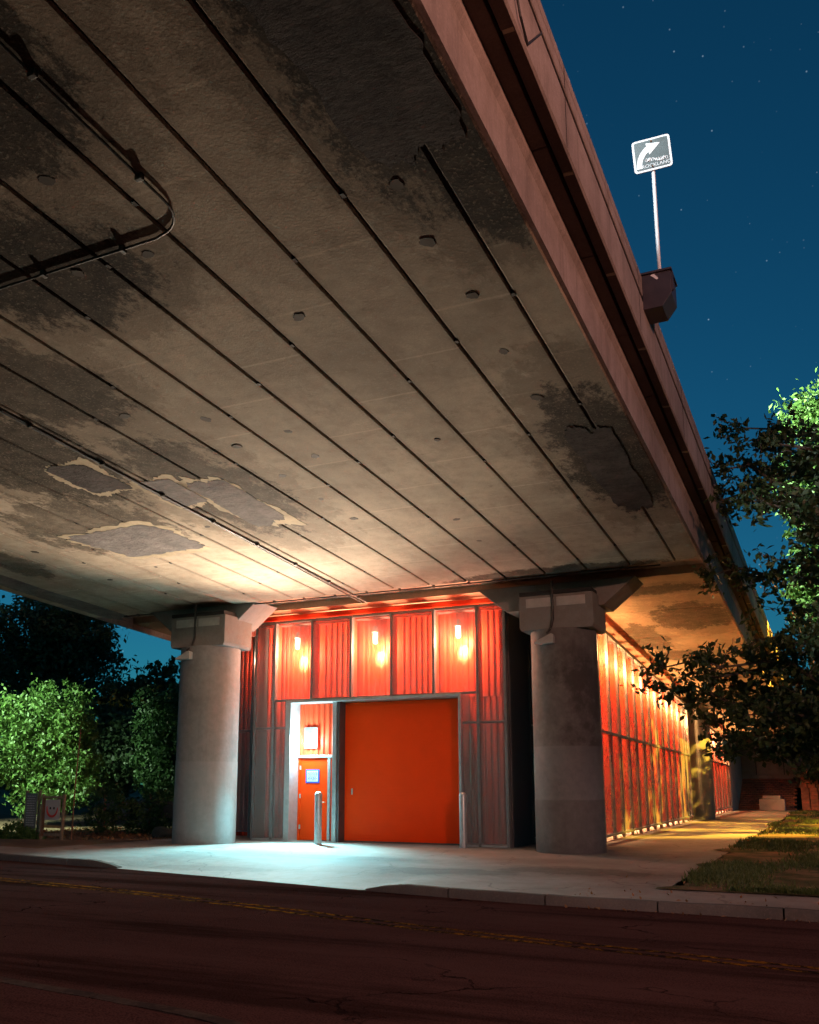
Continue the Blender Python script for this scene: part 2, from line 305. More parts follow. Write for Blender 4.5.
# ------------------------------------------------------------------ object helpers
def thing(name, label, cat, loc=(0, 0, 0), group=None):
    o = bpy.data.objects.new(name, None); COL.objects.link(o); o.location = loc; o.empty_display_size = .2
    o['label'] = label; o['category'] = cat
    if group: o['group'] = group
    return o
WORLD = {}
def root_loc(o):
    v = Vector(o.location)
    return v
def link(name, me, mat, parent=None, label=None):
    o = bpy.data.objects.new(name, me); COL.objects.link(o)
    if mat and not me.materials: me.materials.append(MATS[mat])
    if parent is not None:
        o.parent = parent
        if parent.type == 'EMPTY': o.matrix_parent_inverse = Matrix.Translation(-Vector(parent.location))
    if label: o['label'] = label
    return o
def tag(o, label, cat=None, group=None, kind=None):
    o['label'] = label
    if cat: o['category'] = cat
    if group: o['group'] = group
    if kind: o['kind'] = kind
    return o
class MB:
    def __init__(s): s.v = []; s.f = []
    def add(s, v, f):
        k = len(s.v); s.v += [tuple(p) for p in v]; s.f += [tuple(i + k for i in q) for q in f]; return s
    def box(s, x0, x1, y0, y1, z0, z1):
        v = [(x0, y0, z0), (x1, y0, z0), (x1, y1, z0), (x0, y1, z0), (x0, y0, z1), (x1, y0, z1), (x1, y1, z1), (x0, y1, z1)]
        return s.add(v, [(0, 3, 2, 1), (4, 5, 6, 7), (0, 1, 5, 4), (1, 2, 6, 5), (2, 3, 7, 6), (3, 0, 4, 7)])
    def prism(s, prof, a, b, fn):
        """closed profile swept from parameter a to b; fn(p, t) -> xyz"""
        n = len(prof); v = [fn(p, a) for p in prof] + [fn(p, b) for p in prof]
        return s.add(v, [tuple(range(n))[::-1], tuple(range(n, 2 * n))] + [(i, (i + 1) % n, n + (i + 1) % n, n + i) for i in range(n)])
    def tube(s, pts, rad, n=8, cap=True):
        pts = [Vector(p) for p in pts]; rad = rad if hasattr(rad, '__len__') else [rad] * len(pts); k = len(s.v); ref = None
        for i, p in enumerate(pts):
            d = (pts[min(i + 1, len(pts) - 1)] - pts[max(i - 1, 0)]).normalized()
            if ref is None: ref = d.orthogonal().normalized()
            ref = (ref - d * ref.dot(d)).normalized(); b = d.cross(ref)
            for j in range(n):
                a = 2 * math.pi * j / n; s.v.append(tuple(p + (ref * math.cos(a) + b * math.sin(a)) * rad[i]))
        for i in range(len(pts) - 1):
            for j in range(n):
                s.f.append((k + i * n + j, k + i * n + (j + 1) % n, k + (i + 1) * n + (j + 1) % n, k + (i + 1) * n + j))
        if cap:
            s.f.append(tuple(k + j for j in range(n))[::-1]); s.f.append(tuple(k + (len(pts) - 1) * n + j for j in range(n)))
        return s
    def lathe(s, c, prof, n=32):
        k = len(s.v)
        for (r, z) in prof:
            for j in range(n):
                a = 2 * math.pi * j / n; s.v.append((c[0] + r * math.cos(a), c[1] + r * math.sin(a), c[2] + z))
        for i in range(len(prof) - 1):
            for j in range(n): s.f.append((k + i * n + j, k + i * n + (j + 1) % n, k + (i + 1) * n + (j + 1) % n, k + (i + 1) * n + j))
        s.f.append(tuple(k + j for j in range(n))[::-1]); s.f.append(tuple(k + (len(prof) - 1) * n + j for j in range(n)))
        return s
    def mesh(s, name, smooth=False, bevel=0):
        me = bpy.data.meshes.new(name); me.from_pydata(s.v, [], s.f); me.validate()
        bm = bmesh.new(); bm.from_mesh(me); bmesh.ops.recalc_face_normals(bm, faces=bm.faces)
        if bevel:
            es = [e for e in bm.edges if len(e.link_faces) == 2 and e.calc_face_angle(0) > .5]
            bmesh.ops.bevel(bm, geom=es, offset=bevel, segments=2, affect='EDGES', profile=.6)
        bm.to_mesh(me); bm.free()
        if smooth:
            for p in me.polygons: p.use_smooth = True
            me.set_sharp_from_angle(angle=R(38))
        return me
    def build(s, name, mat, parent=None, smooth=False, bevel=0, label=None):
        return link(name, s.mesh(name, smooth, bevel), mat, parent, label)
def boxo(name, mat, parent, x0, x1, y0, y1, z0, z1, bevel=0, label=None):
    return MB().box(x0, x1, y0, y1, z0, z1).build(name, mat, parent, False, bevel, label)

# ------------------------------------------------------------------ ground
KP = [(-90, 20.5), (-40, 17.6), (-22, 15.75), (-16.1, 14.95), (-12.5, 14.45), (-9.3, 13.8), (-6.7, 13.2), (-4, 12.72), (-1.7, 12.68), (-.4, 12.6), (10, 12.2), (90, 9.5)]
def lerp(P, x):
    for (a, b), (c, d) in zip(P, P[1:]):
        if x <= c: return b + (d - b) * (x - a) / (c - a)
    return P[-1][1]
def kerb_y(x):
    return (lerp(KP, x - .8) + 2 * lerp(KP, x) + lerp(KP, x + .8)) / 4
NP = [(-90, 16), (-14, 6.9), (-6.3, 5.72), (-4.1, 5.5), (-3.5, 5.3), (0, 4.5), (10, 3.0), (90, -6)]
def near_y(x): return (lerp(NP, x - .8) + 2 * lerp(NP, x) + lerp(NP, x + .8)) / 4
ZR = -.12
g = MB().box(-500, 500, -300, 700, -1.2, -.2).build('ground', 'land'); tag(g, 'dark open ground beyond the street', kind='structure')

def strip(name, mat, xs, lo, hi, z, ny=1, kind='structure', label='', zfn=None):
    m = MB(); n = len(xs)
    for j in range(ny + 1):
        for x in xs:
            a, b = lo(x), hi(x); y = a + (b - a) * j / ny
            m.v.append((x, y, zfn(x, y) if zfn else z))
    for j in range(ny):
        for i in range(n - 1): m.f.append((j * n + i, j * n + i + 1, (j + 1) * n + i + 1, (j + 1) * n + i))
    o = m.build(name, mat, smooth=True); tag(o, label, kind=kind); return o
xs = [-90, -70, -50, -40, -30] + [-25 + .5 * i for i in range(71)] + [12, 16, 25, 40, 60, 90]
strip('road', 'asphalt', xs, lambda x: near_y(x) - .1, lambda x: kerb_y(x) + .15, ZR, 6, label='worn dark asphalt street in front of the bridge')
YL = [(-90, 25), (-13.1, 12.05), (-10.6, 11.66), (-8.4, 11.2), (-6.5, 10.75), (-4.5, 10.15), (-2.9, 9.85), (-1.4, 9.6), (-.35, 9.42), (10, 7.6), (90, -4)]
def yl(x): return (lerp(YL, x - 1) + 2 * lerp(YL, x) + lerp(YL, x + 1)) / 4
for s in (-1, 1):
    strip('centre_line', 'yellow_paint', [x for x in xs if -50 < x < 40], lambda x: yl(x) + s * .11 - .05, lambda x: yl(x) + s * .11 + .05, ZR + .004, 1, label='%s of the two yellow centre lines on the asphalt' % ('nearer' if s < 0 else 'farther'))
def sm(a, b, x):
    t = min(1, max(0, (x - a) / (b - a))); return t * t * (3 - 2 * t)
def ramp(x): return sm(-13.4, -12.85, x) * (1 - sm(-6.8, -6.2, x))
def apron_z(x, y):
    d = y - kerb_y(x); return -.112 * ramp(x) * (1 - sm(.0, 2.4, d)) - .004 * ramp(x)
xa = [-17.2 + .25 * i for i in range(60)]
strip('driveway', 'apron', xa, lambda x: kerb_y(x) + .16 * (1 - ramp(x)), lambda x: 24.2, 0, 30, label='pale concrete driveway apron in front of the red doors', zfn=apron_z)
strip('footpath', 'apron', [-7 + .5 * i for i in range(10)], lambda x: 24.2, lambda x: 64, 0, 20, label='concrete path running along the lit side wall')
strip('sidewalk', 'apron', [-2.45 + .4 * i for i in range(40)] + [20, 40, 90], lambda x: kerb_y(x) + .16, lambda x: kerb_y(x) + 1.55, .0, 1, label='pale concrete sidewalk along the right kerb')
# kerb stones, each its own piece
kr = bpy.data.objects.new('kerb', None); COL.objects.link(kr); kr.location = (-6, 13, 0); tag(kr, 'concrete kerb along the far side of the street', kind='structure')
x = -24.8
while x < 14:
    L = 1.5
    if ramp(x + .7) < .5:
        m = MB(); n = 5
        for i in range(n):
            xx = x + .012 + (L - .024) * i / (n - 1); k = kerb_y(xx); drop = -.10 * ramp(xx); j = random.uniform(-.006, .006) + drop
            m.v += [(xx, k, ZR - .06), (xx, k + .006, -.035 + j), (xx, k + .035, .006 + j), (xx, k + .158, .006 + j), (xx, k + .158, ZR - .06)]
        for i in range(n - 1):
            for q in range(5): m.f.append((i * 5 + q, i * 5 + (q + 1) % 5, (i + 1) * 5 + (q + 1) % 5, (i + 1) * 5 + q))
        m.f += [tuple(range(5)), tuple(range((n - 1) * 5, n * 5))]
        m.build('kerb_stone', 'kerb', kr, smooth=True)
    x += L
strip('near_sidewalk', 'asphalt', xs, lambda x: near_y(x) - 14, lambda x: near_y(x) - .16, 0, 4, label='dark sidewalk on the near side of the street')
nk = bpy.data.objects.new('near_kerb', None); COL.objects.link(nk); nk.location = (-5, 5.5, 0); tag(nk, 'concrete kerb along the near side of the street', kind='structure')
x = -14.0
while x < 6:
    m = MB(); n = 5; L = 1.5
    for i in range(n):
        xx = x + .01 + (L - .02) * i / (n - 1); k = near_y(xx); j = random.uniform(-.005, .005)
        m.v += [(xx, k, ZR - .06), (xx, k - .006, -.03 + j), (xx, k - .035, .006 + j), (xx, k - .158, .006 + j), (xx, k - .158, ZR - .06)]
    for i in range(n - 1):
        for q in range(5): m.f.append((i * 5 + q, i * 5 + (q + 1) % 5, (i + 1) * 5 + (q + 1) % 5, (i + 1) * 5 + q))
    m.f += [tuple(range(5)), tuple(range((n - 1) * 5, n * 5))]
    m.build('kerb_stone', 'kerb_dark', nk, smooth=True); x += L
def rough_patch(name, mat, x0, x1, y0f, y1, nx, ny, amp, z, label, x1f=None):
    m = MB()
    for j in range(ny + 1):
        for i in range(nx + 1):
            u, w = i / nx, j / ny
            yy = (lambda q: y0f(q) + (y1 - y0f(q)) * w ** 1.7)
            xx = x0 + (x1 - x0) * u; y_ = yy(xx)
            if x1f: a, b = x1f(y_); xx = a + (b - a) * u; y_ = yy(xx)
            zz = z + amp * (math.sin(xx * 1.7 + y_ * .6) + math.sin(y_ * 1.3 - xx * .8) + random.uniform(-1, 1) * .6) * .33
            m.v.append((xx, y_, zz))
    for j in range(ny):
        for i in range(nx): k = j * (nx + 1) + i; m.f.append((k, k + 1, k + nx + 2, k + nx + 1))
    o = m.build(name, mat, smooth=True); tag(o, label, kind='structure'); return o
rough_patch('dirt_yard', 'dirt', -80, -16.9, lambda x: kerb_y(x) + 1.5, 90, 60, 50, .05, .0, 'bare earth with leaf litter left of the bridge column')
strip('left_sidewalk', 'apron', [-60, -40, -30] + [-26 + .5 * i for i in range(19)], lambda x: kerb_y(x) + .16, lambda x: kerb_y(x) + 1.6, .004, 1, label='concrete sidewalk strip at the left kerb')
def lawn_edge(y):
    e = -2.45 + .10 * math.sin(y * .45) + .05 * math.sin(y * 1.3 + 1)
    e += .22 * (math.sin(y * 2.1) * math.sin(y * .9 + .5) + .5 * math.sin(y * 4.3 + 1) + .25 * math.sin(y * 9))
    return (e, 45)
rough_patch('lawn', 'lawn_soil', -2.4, 40, lambda x: kerb_y(x) + 1.5, 75, 90, 60, .016, .014, 'patchy grass and bare soil right of the path', lawn_edge)

# ------------------------------------------------------------------ bridge
def bz(y): return 6.13 - .0605 * (y - 20.3)
BR = thing('bridge', 'concrete road bridge carried over the street on round columns', 'bridge', (-10.5, 20.3, 6))
JX = [-2.86 - .952 * k for k in range(18)]
XE, XO, XL = -2.35, -1.95, JX[-1]
sw = lambda p, y: (p[0], y, bz(y) + p[1])
edges = [XE] + JX
for a, b in zip(edges, edges[1:]):                       # box beams of the near span, open joints between them
    g_ = .014
    x1 = a if a == XE else a - g_; x0 = b + g_; c = .018; dz = random.uniform(-.002, .002)
    prof = [(x0 + c, dz), (x1 - c, dz), (x1, dz + c), (x1, .57), (x0, .57), (x0, dz + c)]
    MB().prism(prof, -13, 20.05, sw).build('box_beam', 'soffit', BR)
# outer face of the edge beam: a smooth band, then a rounded lip
prof = [(XE + .002, .02), (XE + .05, .03), (XE + .05, .56), (XE + .09, .62), (XE + .09, .72), (XE - .05, .72), (XE - .05, .6), (XE + .002, .58)]
MB().prism(prof, -13, 62.5, sw).build('edge_band', 'fascia', BR)
prof = [(XL - .05, .573), (XE - .06, .573), (XE - .06, 1.0), (XL - .05, 1.0)]
MB().prism(prof, -13, 62.5, sw).build('deck_slab', 'soffit', BR)
y = -13.0
while y < 62:                                            # overhang soffit cast in short bays, inner and outer strip
    L = min(1.9, 62.5 - y); d = random.uniform(-.008, .008)
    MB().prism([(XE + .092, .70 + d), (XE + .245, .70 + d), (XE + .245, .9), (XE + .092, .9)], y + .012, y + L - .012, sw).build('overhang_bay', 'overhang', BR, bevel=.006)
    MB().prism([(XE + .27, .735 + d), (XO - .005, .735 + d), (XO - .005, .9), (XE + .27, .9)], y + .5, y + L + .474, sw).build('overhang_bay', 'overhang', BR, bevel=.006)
    rj = y + L + .487; MB().prism([(XE + .28, .728), (XO - .02, .722), (XO - .02, .76), (XE + .28, .76)], rj - .022, rj + .022, sw).build('overhang_joint', 'patch_rim', BR)
    y += L
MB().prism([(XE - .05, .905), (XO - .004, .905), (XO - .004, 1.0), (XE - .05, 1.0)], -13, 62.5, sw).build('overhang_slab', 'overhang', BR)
def parapet(xf, s):
    MB().prism([(xf, .69), (xf + s * .02, .71), (xf + s * .02, 1.27), (xf - s * .02, 1.285), (xf - s * .3, 1.285), (xf - s * .3, 1.004), (xf - s * .003, 1.004), (xf - s * .003, .69)], -13, 62.5, sw).build('parapet', 'fascia', BR)
    MB().prism([(xf - s * .05, 1.285), (xf - s * .05, 1.365), (xf - s * .28, 1.365), (xf - s * .28, 1.285)], -13, 62.5, sw).build('parapet_groove', 'joint_seal', BR)
    MB().prism([(xf + s * .01, 1.37), (xf + s * .02, 1.38), (xf + s * .02, 1.52), (xf + s * .01, 1.525), (xf + s * .01, 1.535), (xf + s * .02, 1.54), (xf + s * .02, 1.65), (xf - s * .02, 1.68), (xf - s * .3, 1.68), (xf - s * .3, 1.37)], -13, 62.5, sw).build('parapet_rail', 'fascia', BR)
parapet(XO, 1); parapet(XL - .35, -1)
y = -10.3
while y < 60:                                            # expansion joints of the parapet
    MB().prism([(XO + .008, .72), (XO + .0225, .72), (XO + .0225, 1.26), (XO + .008, 1.26)], y - .008, y + .008, sw).build('parapet_joint', 'joint_seal', BR)
    MB().prism([(XO + .008, 1.38), (XO + .0225, 1.38), (XO + .0225, 1.64), (XO + .008, 1.64)], y - .008, y + .008, sw).build('parapet_joint', 'joint_seal', BR)
    y += 3.66
MB().prism([(XL - .05, .02), (XL - .02, .0), (XL + .015, .0), (XL + .015, .57), (XL - .02, .57), (XL - .02, .75), (XL - .36, .75), (XL - .36, .70), (XL - .05, .66)], -13, 62.5, sw).build('edge_band', 'fascia', BR)
rf = MB().box(-.012, .012, -.02, .02, 0, .05).mesh('reflector')
for i in range(14):
    y = 8.3 + i * 1.75; o = link('reflector', rf, 'reflector', BR); o.location = (XO - .01, y, bz(y) + 1.68)
# far spans: cast slabs with transverse joints
def far_span(y0, y1, step, lift):
    y = y0
    while y < y1 - .1:
        L = min(step, y1 - y)
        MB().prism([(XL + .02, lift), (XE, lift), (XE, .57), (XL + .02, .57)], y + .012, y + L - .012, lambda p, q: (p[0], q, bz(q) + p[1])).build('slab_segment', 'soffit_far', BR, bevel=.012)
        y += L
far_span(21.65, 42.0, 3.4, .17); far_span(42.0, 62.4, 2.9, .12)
MB().prism([(XL + .03, .35), (XE - .01, .35), (XE - .01, .57), (XL + .03, .57)], 20.08, 21.63, sw).build('pier_joint', 'soffit', BR)
# mortar plugs along the beams' middles
plug_me = []
for q in range(4):
    m = MB(); n = 22; pr = [(.075 * random.uniform(.84, 1.12), 2 * math.pi * i / n) for i in range(n)]
    pts = [(r * math.cos(a), r * math.sin(a) * 1.25) for r, a in pr]
    m.prism(pts, 0, 1, lambda p, t: (p[0] * (1 if t else .9), p[1] * (1 if t else .9), -.004 + .03 * t)); plug_me.append(m.mesh('plug'))
for k, ys in {1: [7.0, 7.9, 9.0, 10.2, 11.6], 2: [10.8], 3: [8.6, 12.4], 4: [4.6, 5.6, 6.9, 15.8, 17.2], 5: [5.55, 6.95, 11.2, 12.2], 6: [9.3, 10.4, 11.5, 12.7, 13.9, 15.1], 7: [9.9], 9: [14.5], 12: [16.4], 14: [14.6, 17], 15: [15.6]}.items():
    for y in ys:
        o = link('plug', random.choice(plug_me), 'plug_mortar', BR); o.location = (JX[k - 1] - .476 + random.uniform(-.09, .09), y + random.uniform(-.1, .1), bz(y) - .0005)
        o.rotation_mode = 'ZYX'; o.rotation_euler = (math.atan(-.0605), 0, random.uniform(0, 3)); s = random.uniform(.6, 1.1); o.scale = (s, s, 1)
# repair patches: ragged render laid over the joints
def patch(cx, cy, hx, hy, rim=True, n=240, m1='patch', sk=0.0):
    def ring(sx, sy, amp, seed):
        r_ = random.Random(seed); ph = [(r_.uniform(0, 6.28), q, r_.uniform(.4, 1) / q ** .45) for q in (2, 3, 5, 9, 14, 23, 37, 53)]; out = []
        for i in range(n):
            a = 2 * math.pi * i / n; c_, s_ = math.cos(a), math.sin(a)
            k = 1 / (abs(c_) ** 9 + abs(s_) ** 9) ** (1 / 9)
            k *= 1 + amp * sum(w * math.sin(q * a + p) for p, q, w in ph)
            out.append((cx + c_ * k * sx + sk * s_ * k * sy, cy + s_ * k * sy))
        return out
    sd_ = int(abs(cx * 37 + cy * 91))
    if rim:
        m = MB(); m.prism(ring(hx * 1.05 + .05, hy * 1.05 + .09, .13, sd_), 0, 1, lambda p, t: (p[0], p[1], bz(p[1]) + (-.005 if t == 0 else .03))); m.build('patch_rim', 'patch_rim', BR)
    m = MB(); m.prism(ring(hx, hy, .09, sd_ + 5), 0, 1, lambda p, t: (p[0], p[1], bz(p[1]) + (-.010 if t == 0 else .012))); m.build('repair_patch', m1, BR)
patch(-12.95, 14.75, 1.1, .85, sk=.25)
patch(-11.35, 11.6, .42, .62, True, m1='patch_dark')
patch(-10.4, 12.7, .36, .62); patch(-9.6, 13.6, .42, 1.15)
patch(-2.98, 14.6, .34, 1.8, False, sk=.0, m1='patch_dark'); patch(-2.96, 5.0, .52, 1.6, False, m1='patch_dark'); patch(-18.3, 17.2, .4, 3.2, False)
# conduits with clips
def conduit(pts, r=.022, n=8, clips=()):
    o = MB().tube(pts, r, n).build('conduit', 'conduit', BR, smooth=True)
    return o
cl = MB().box(-.04, .04, -.025, .025, -.045, .02).mesh('conduit_clip', bevel=.008)
def clip(x, y, rot=0):
    o = link('conduit_clip', cl, 'conduit_clip', BR); o.location = (x, y, bz(y) - .012); o.rotation_euler = (math.atan(-.0605), 0, rot)
def line(x0, y0, x1, y1, n=12, dz=-.024): return [(x0 + (x1 - x0) * i / n, y0 + (y1 - y0) * i / n, bz(y0 + (y1 - y0) * i / n) + dz) for i in range(n + 1)]
arc = [(-5.4 - .42 + .42 * math.cos(a), 6.25 + .42 * math.sin(a)) for a in [R(i * 12) for i in range(0, 8)]]
pts = line(-5.36, 2.0, -5.4, 6.2, 8) + [(x, y, bz(y) - .024) for x, y in arc[1:]] + line(-5.85, 6.69, -12.5, 6.75, 10)
conduit(pts, .014)
for q in [(-5.38, 4.6, 0), (-5.4, 5.9, 0), (-6.3, 6.7, 1.57), (-7.4, 6.7, 1.57)]: clip(*q)
conduit(line(-10.42, -8, -10.72, 20.9, 10), .024); conduit(line(-10.56, 9, -10.86, 20.9, 10), .014)
for i in range(9): clip(-10.47 - .0104 * (8 + i * 1.6), 8 + i * 1.55)
conduit([(x, 20.1, bz(20.1) - .03) for x in (-18, -15, -12, -9, -6, -3.2)], .018)
for k in range(16): clip(-4.0 - .9 * k, 20.1, 1.57)
jc = MB().box(-.022, .022, -.035, .035, -.012, .03).mesh('joint_clip')
for k, jx in enumerate(JX[:14]):
    for q in range(5):
        y = 6.2 + q * 2.9 + (k % 3) * .7
        o = link('joint_clip', jc, 'joint_seal', BR); o.location = (jx, y, bz(y) + .006)
    # tarry joint filler hanging in the joint
    m = MB(); m.prism([(jx - .013, .03), (jx + .013, .03), (jx + .012, .06), (jx - .012, .06)], -12.9, 20.0, sw); m.build('joint_filler', 'joint_seal', BR)
# drain pipe loops hanging at the parapet, upper end of the frame
MB().tube([(XO + .04, 6.2, bz(6.2) + 1.2), (XO + .05, 6.45, bz(6.45) + .78), (XO + .03, 6.7, bz(6.7) + .74), (XO + .02, 7.2, bz(7.2) + 1.3)], .012, 6).build('cable', 'conduit', BR, smooth=True)

# ------------------------------------------------------------------ piers
def pier(cx, cy, rad, mat, label, el, er, group='round bridge columns'):
    T = thing('bridge_column', label, 'column', (cx, cy, 0), group)
    dz = -.0605 * (cy - 20.3)
    MB().lathe((cx, cy, 0), [(rad * 1.0, -.15), (rad, 1.14), (rad - .006, 1.15), (rad - .006, 2.05), (rad * .985, 2.06), (rad * .985, 4.1 + dz), (rad * .978, 4.11 + dz), (rad * .975, 4.98 + dz)], 48).build('shaft', mat, T, smooth=True)
    y0 = cy - .62
    MB().prism([(cx - .82, 4.97), (cx + .82, 4.97), (cx + .86, 5.05), (cx + .86, 5.78), (cx - .86, 5.78), (cx - .86, 5.05)], y0, cy + .62, lambda p, y: (p[0], y, p[1] + dz)).build('capital', 'column', T, bevel=.02)
    MB().prism([(cx - el + .75, 5.55), (cx + er - .75, 5.55), (cx + er, 6.16), (cx - el, 6.16)], cy - .05, cy + 1.0, lambda p, y: (p[0], y, p[1] + dz)).build('cap_beam', 'column', T, bevel=.02)
    for s in (-1, 1):
        MB().box(cx + s * .36 - .33, cx + s * .36 + .33, y0 - .012, y0 + .05, 5.5 + dz, 5.71 + dz).build('bearing_plate', 'bearing', T, bevel=.006)
    MB().box(cx - .84, cx + .84, y0 - .02, cy - .1, 5.785 + dz, 5.87 + dz).build('bearing_pad', 'rubber', T)
    MB().tube([(cx - .06, y0 - .03, 6.08 + dz), (cx - .06, y0 - .03, 5.2 + dz), (cx - .1, y0 - .06, 5.0 + dz), (cx - .15, y0 - .2, 4.86 + dz)], .03, 8).build('downpipe', 'conduit', T, smooth=True)
    MB().prism([(cx - .45, 4.62), (cx + .0, 4.62), (cx + .0, 4.8), (cx - .05, 4.84), (cx - .45, 4.66)], cy - rad - .12, cy - rad + .1, lambda p, y: (p[0], y, p[1] + dz)).build('drain_hopper', 'bearing', T, bevel=.01)
    return T
pier(-14.95, 20.1, .80, 'column_left', 'grey concrete column left of the red doors, before the bushes', 2.1, 1.42)
pier(-5.62, 21.0, .77, 'column_right', 'dark sooty concrete column, shade painted on its right half, right of the red doors', 2.1, 1.72)
T = thing('bridge_column', 'farther round column standing between the two lit side wall sections', 'column', (-5.75, 42.0, 0), 'round bridge columns')
MB().lathe((-5.75, 42.0, 0), [(.72, -.15), (.72, 4.9)], 40).build('shaft', 'column', T, smooth=True)
MB().prism([(-7.2, 4.62), (-4.6, 4.62), (-4.1, 4.94), (-7.7, 4.94)], 41.5, 42.5, lambda p, y: (p[0], y, p[1])).build('cap_beam', 'column', T, bevel=.02)

# ------------------------------------------------------------------ red building under the bridge
BD = thing('building', 'red corrugated building behind perforated steel screens under the bridge', 'building', (-10.5, 24, 0))
YF = 21.6
def corr(u0, u1, z0, z1, fn, pitch=.16, dep=.035):
    """trapezoidal corrugated sheet; fn(u, depth, z) -> xyz"""
    m = MB(); us = []; u = u0
    while u < u1 - 1e-4:
        for du, d in ((0, 0), (.34, 0), (.5, 1), (.84, 1)):
            q = u + du * pitch
            if q <= u1: us.append((q, d * dep))
        u += pitch
    us.append((u1, 0)); n = len(us)
    for zz in (z0, z1):
        for (q, d) in us: m.v.append(fn(q, d, zz))
    for zz in (z0, z1):
        for (q, d) in us: m.v.append(fn(q, d + .004, zz))
    for i in range(n - 1): m.f += [(i, i + 1, n + i + 1, n + i), (2 * n + i + 1, 2 * n + i, 3 * n + i, 3 * n + i + 1)]
    return m
front = lambda y: (lambda u, d, z: (u, y + d, z))
side = lambda x: (lambda u, d, z: (x - d, u, z))
def wall_sheet(u0, u1, z0, z1, fn, pitch=.16): return corr(u0, u1, z0, z1, fn, pitch).build('wall_sheet', 'red_sheet', BD)
def panel_f(x0, x1, z0, z1, y=YF):
    """perforated screen panel with a thin folded border, facing the street"""
    P = MB().box(x0 + .012, x1 - .012, y - .004, y + .004, z0 + .012, z1 - .012).build('screen_panel', 'perforated', BD)
    m = MB(); w = .022
    for a in ((x0 + .004, x1 - .004, z0 + .003, z0 + w), (x0 + .004, x1 - .004, z1 - w, z1 - .003), (x0 + .004, x0 + w, z0 + w, z1 - w), (x1 - w, x1 - .004, z0 + w, z1 - w)):
        m.box(a[0], a[1], y - .012, y + .02, a[2], a[3])
    o = m.build('panel_border', 'steel_frame', P)
    return P
ZT, ZM, ZH = 5.85, 2.96, 3.70
MX = [-14.5, -13.9, -12.72, -11.53, -10.34, -9.16, -7.98, -7.27]
panel_f(MX[0], MX[1], ZM, ZT); panel_f(MX[0], MX[1], .06, ZM); panel_f(MX[1], -13.5, ZM, ZH); panel_f(MX[1], -13.5, .06, ZM)
for a, b in zip(MX[1:5], MX[2:6]): panel_f(a, b, ZH, ZT)
panel_f(MX[5], MX[6], ZH, ZT); panel_f(-8.42, MX[6], ZM, ZH); panel_f(-8.42, MX[6], .06, ZM)
panel_f(MX[6], MX[7], ZM, ZT); panel_f(MX[6], MX[7], .06, ZM)
def post(x, z0, z1, y=YF, w=.035, mat='steel_frame'): return boxo('screen_post', mat, BD, x - w, x + w, y - .03, y + .12, z0, z1, .004)
for x in (MX[0], MX[1], MX[6], MX[7]): post(x, 0, ZT + .02)
for x in MX[2:6]: post(x, ZH, ZT + .02)
for (a, b, z) in ((MX[0], -13.5, ZM), (-8.42, MX[7], ZM), (MX[0], MX[7], ZT + .025), (MX[1], MX[6], ZH)):
    boxo('screen_rail', 'steel_frame', BD, a + .036, b - .036, YF + .025, YF + .11, z - .03, z + .03, .004)
# corrugated wall behind the screens
YW = 22.2
for a, b in zip(MX, MX[1:]): wall_sheet(a + .003, b - .003, 3.64, 6.12, front(YW))
for a, b in ((-14.5, -13.5), (-8.42, -7.27)): wall_sheet(a, b, .02, 3.63, front(YW))
boxo('eaves_channel', 'red_sheet', BD, -14.6, -7.2, YW - .22, YW - .12, 6.0, 6.12, .01); boxo('eaves_channel', 'red_sheet', BD, -14.6, -7.2, YW - .1, YW - .04, 5.82, 5.9, .01)
MB().prism([(-14.62, 5.86), (-14.95, 5.6), (-14.95, 5.72), (-14.62, 6.08)], YW - .5, YW - .1, lambda p, y: (p[0], y, p[1])).build('eaves_channel', 'red_sheet', BD)
for x in MX[1:7]: boxo('baffle', 'red_sheet', BD, x - .006, x + .006, YF + .125, 21.93, 3.72 if MX[1] < x < MX[6] else .1, 5.8)
boxo('head_light_baffle', 'perforated', BD, MX[0], MX[7], YF + .13, 21.98, 5.795, 5.803)  # added half-open plate, thins the lamps' upward light
# door portal
boxo('portal_jamb', 'galv', BD, -13.5, -13.34, YF - .03, YW - .02, .0, 3.62, .008); boxo('portal_jamb', 'galv', BD, -8.5, -8.43, YF - .03, YW - .02, 0, 3.62, .006)
boxo('portal_head', 'galv', BD, -13.5, -8.43, YF - .04, YW - .02, 3.622, 3.69, .006)
boxo('portal_post', 'galv', BD, -12.12, -12.0, YF + .1, YW - .02, 0, 3.62, .008); boxo('door_track', 'steel_dark', BD, -11.995, -11.93, YF + .14, YW - .02, 0, 3.62, .006)
YD = 22.06
wall_sheet(-13.335, -12.125, 2.24, 3.615, front(YD), .17)
boxo('transom', 'galv', BD, -13.335, -12.125, YD - .09, YD + .03, 2.165, 2.235, .006)
D = boxo('door', 'red_door', BD, -13.27, -12.42, YD - .03, YD + .02, .02, 2.155, .006, label='plain red personnel door with a blue notice')
boxo('door_stop', 'red_door', BD, -13.335, -13.275, YD - .05, YD + .03, .0, 2.16, .004)
boxo('door_post', 'galv', BD, -12.41, -12.34, YD - .08, YD + .03, 0, 2.16, .004)
boxo('side_panel', 'red_door', BD, -12.335, -12.125, YD - .03, YD + .02, .02, 2.155, .004)
for z in (.3, 1.1, 1.85): boxo('hinge', 'galv', D, -13.29, -13.25, YD - .055, YD - .031, z, z + .11, .004)
MB().tube([(-12.5, YD - .03, 1.0), (-12.5, YD - .09, 1.0), (-12.6, YD - .09, 1.0)], .012, 8).build('handle', 'brass', D, smooth=True)
N_ = boxo('notice', 'notice_blue', D, -13.1, -12.68, YD - .042, YD - .032, 1.5, 1.86)
boxo('notice_sheet', 'notice_paper', N_ if False else D, -13.06, -12.72, YD - .047, YD - .0425, 1.54, 1.82)
m = MB()
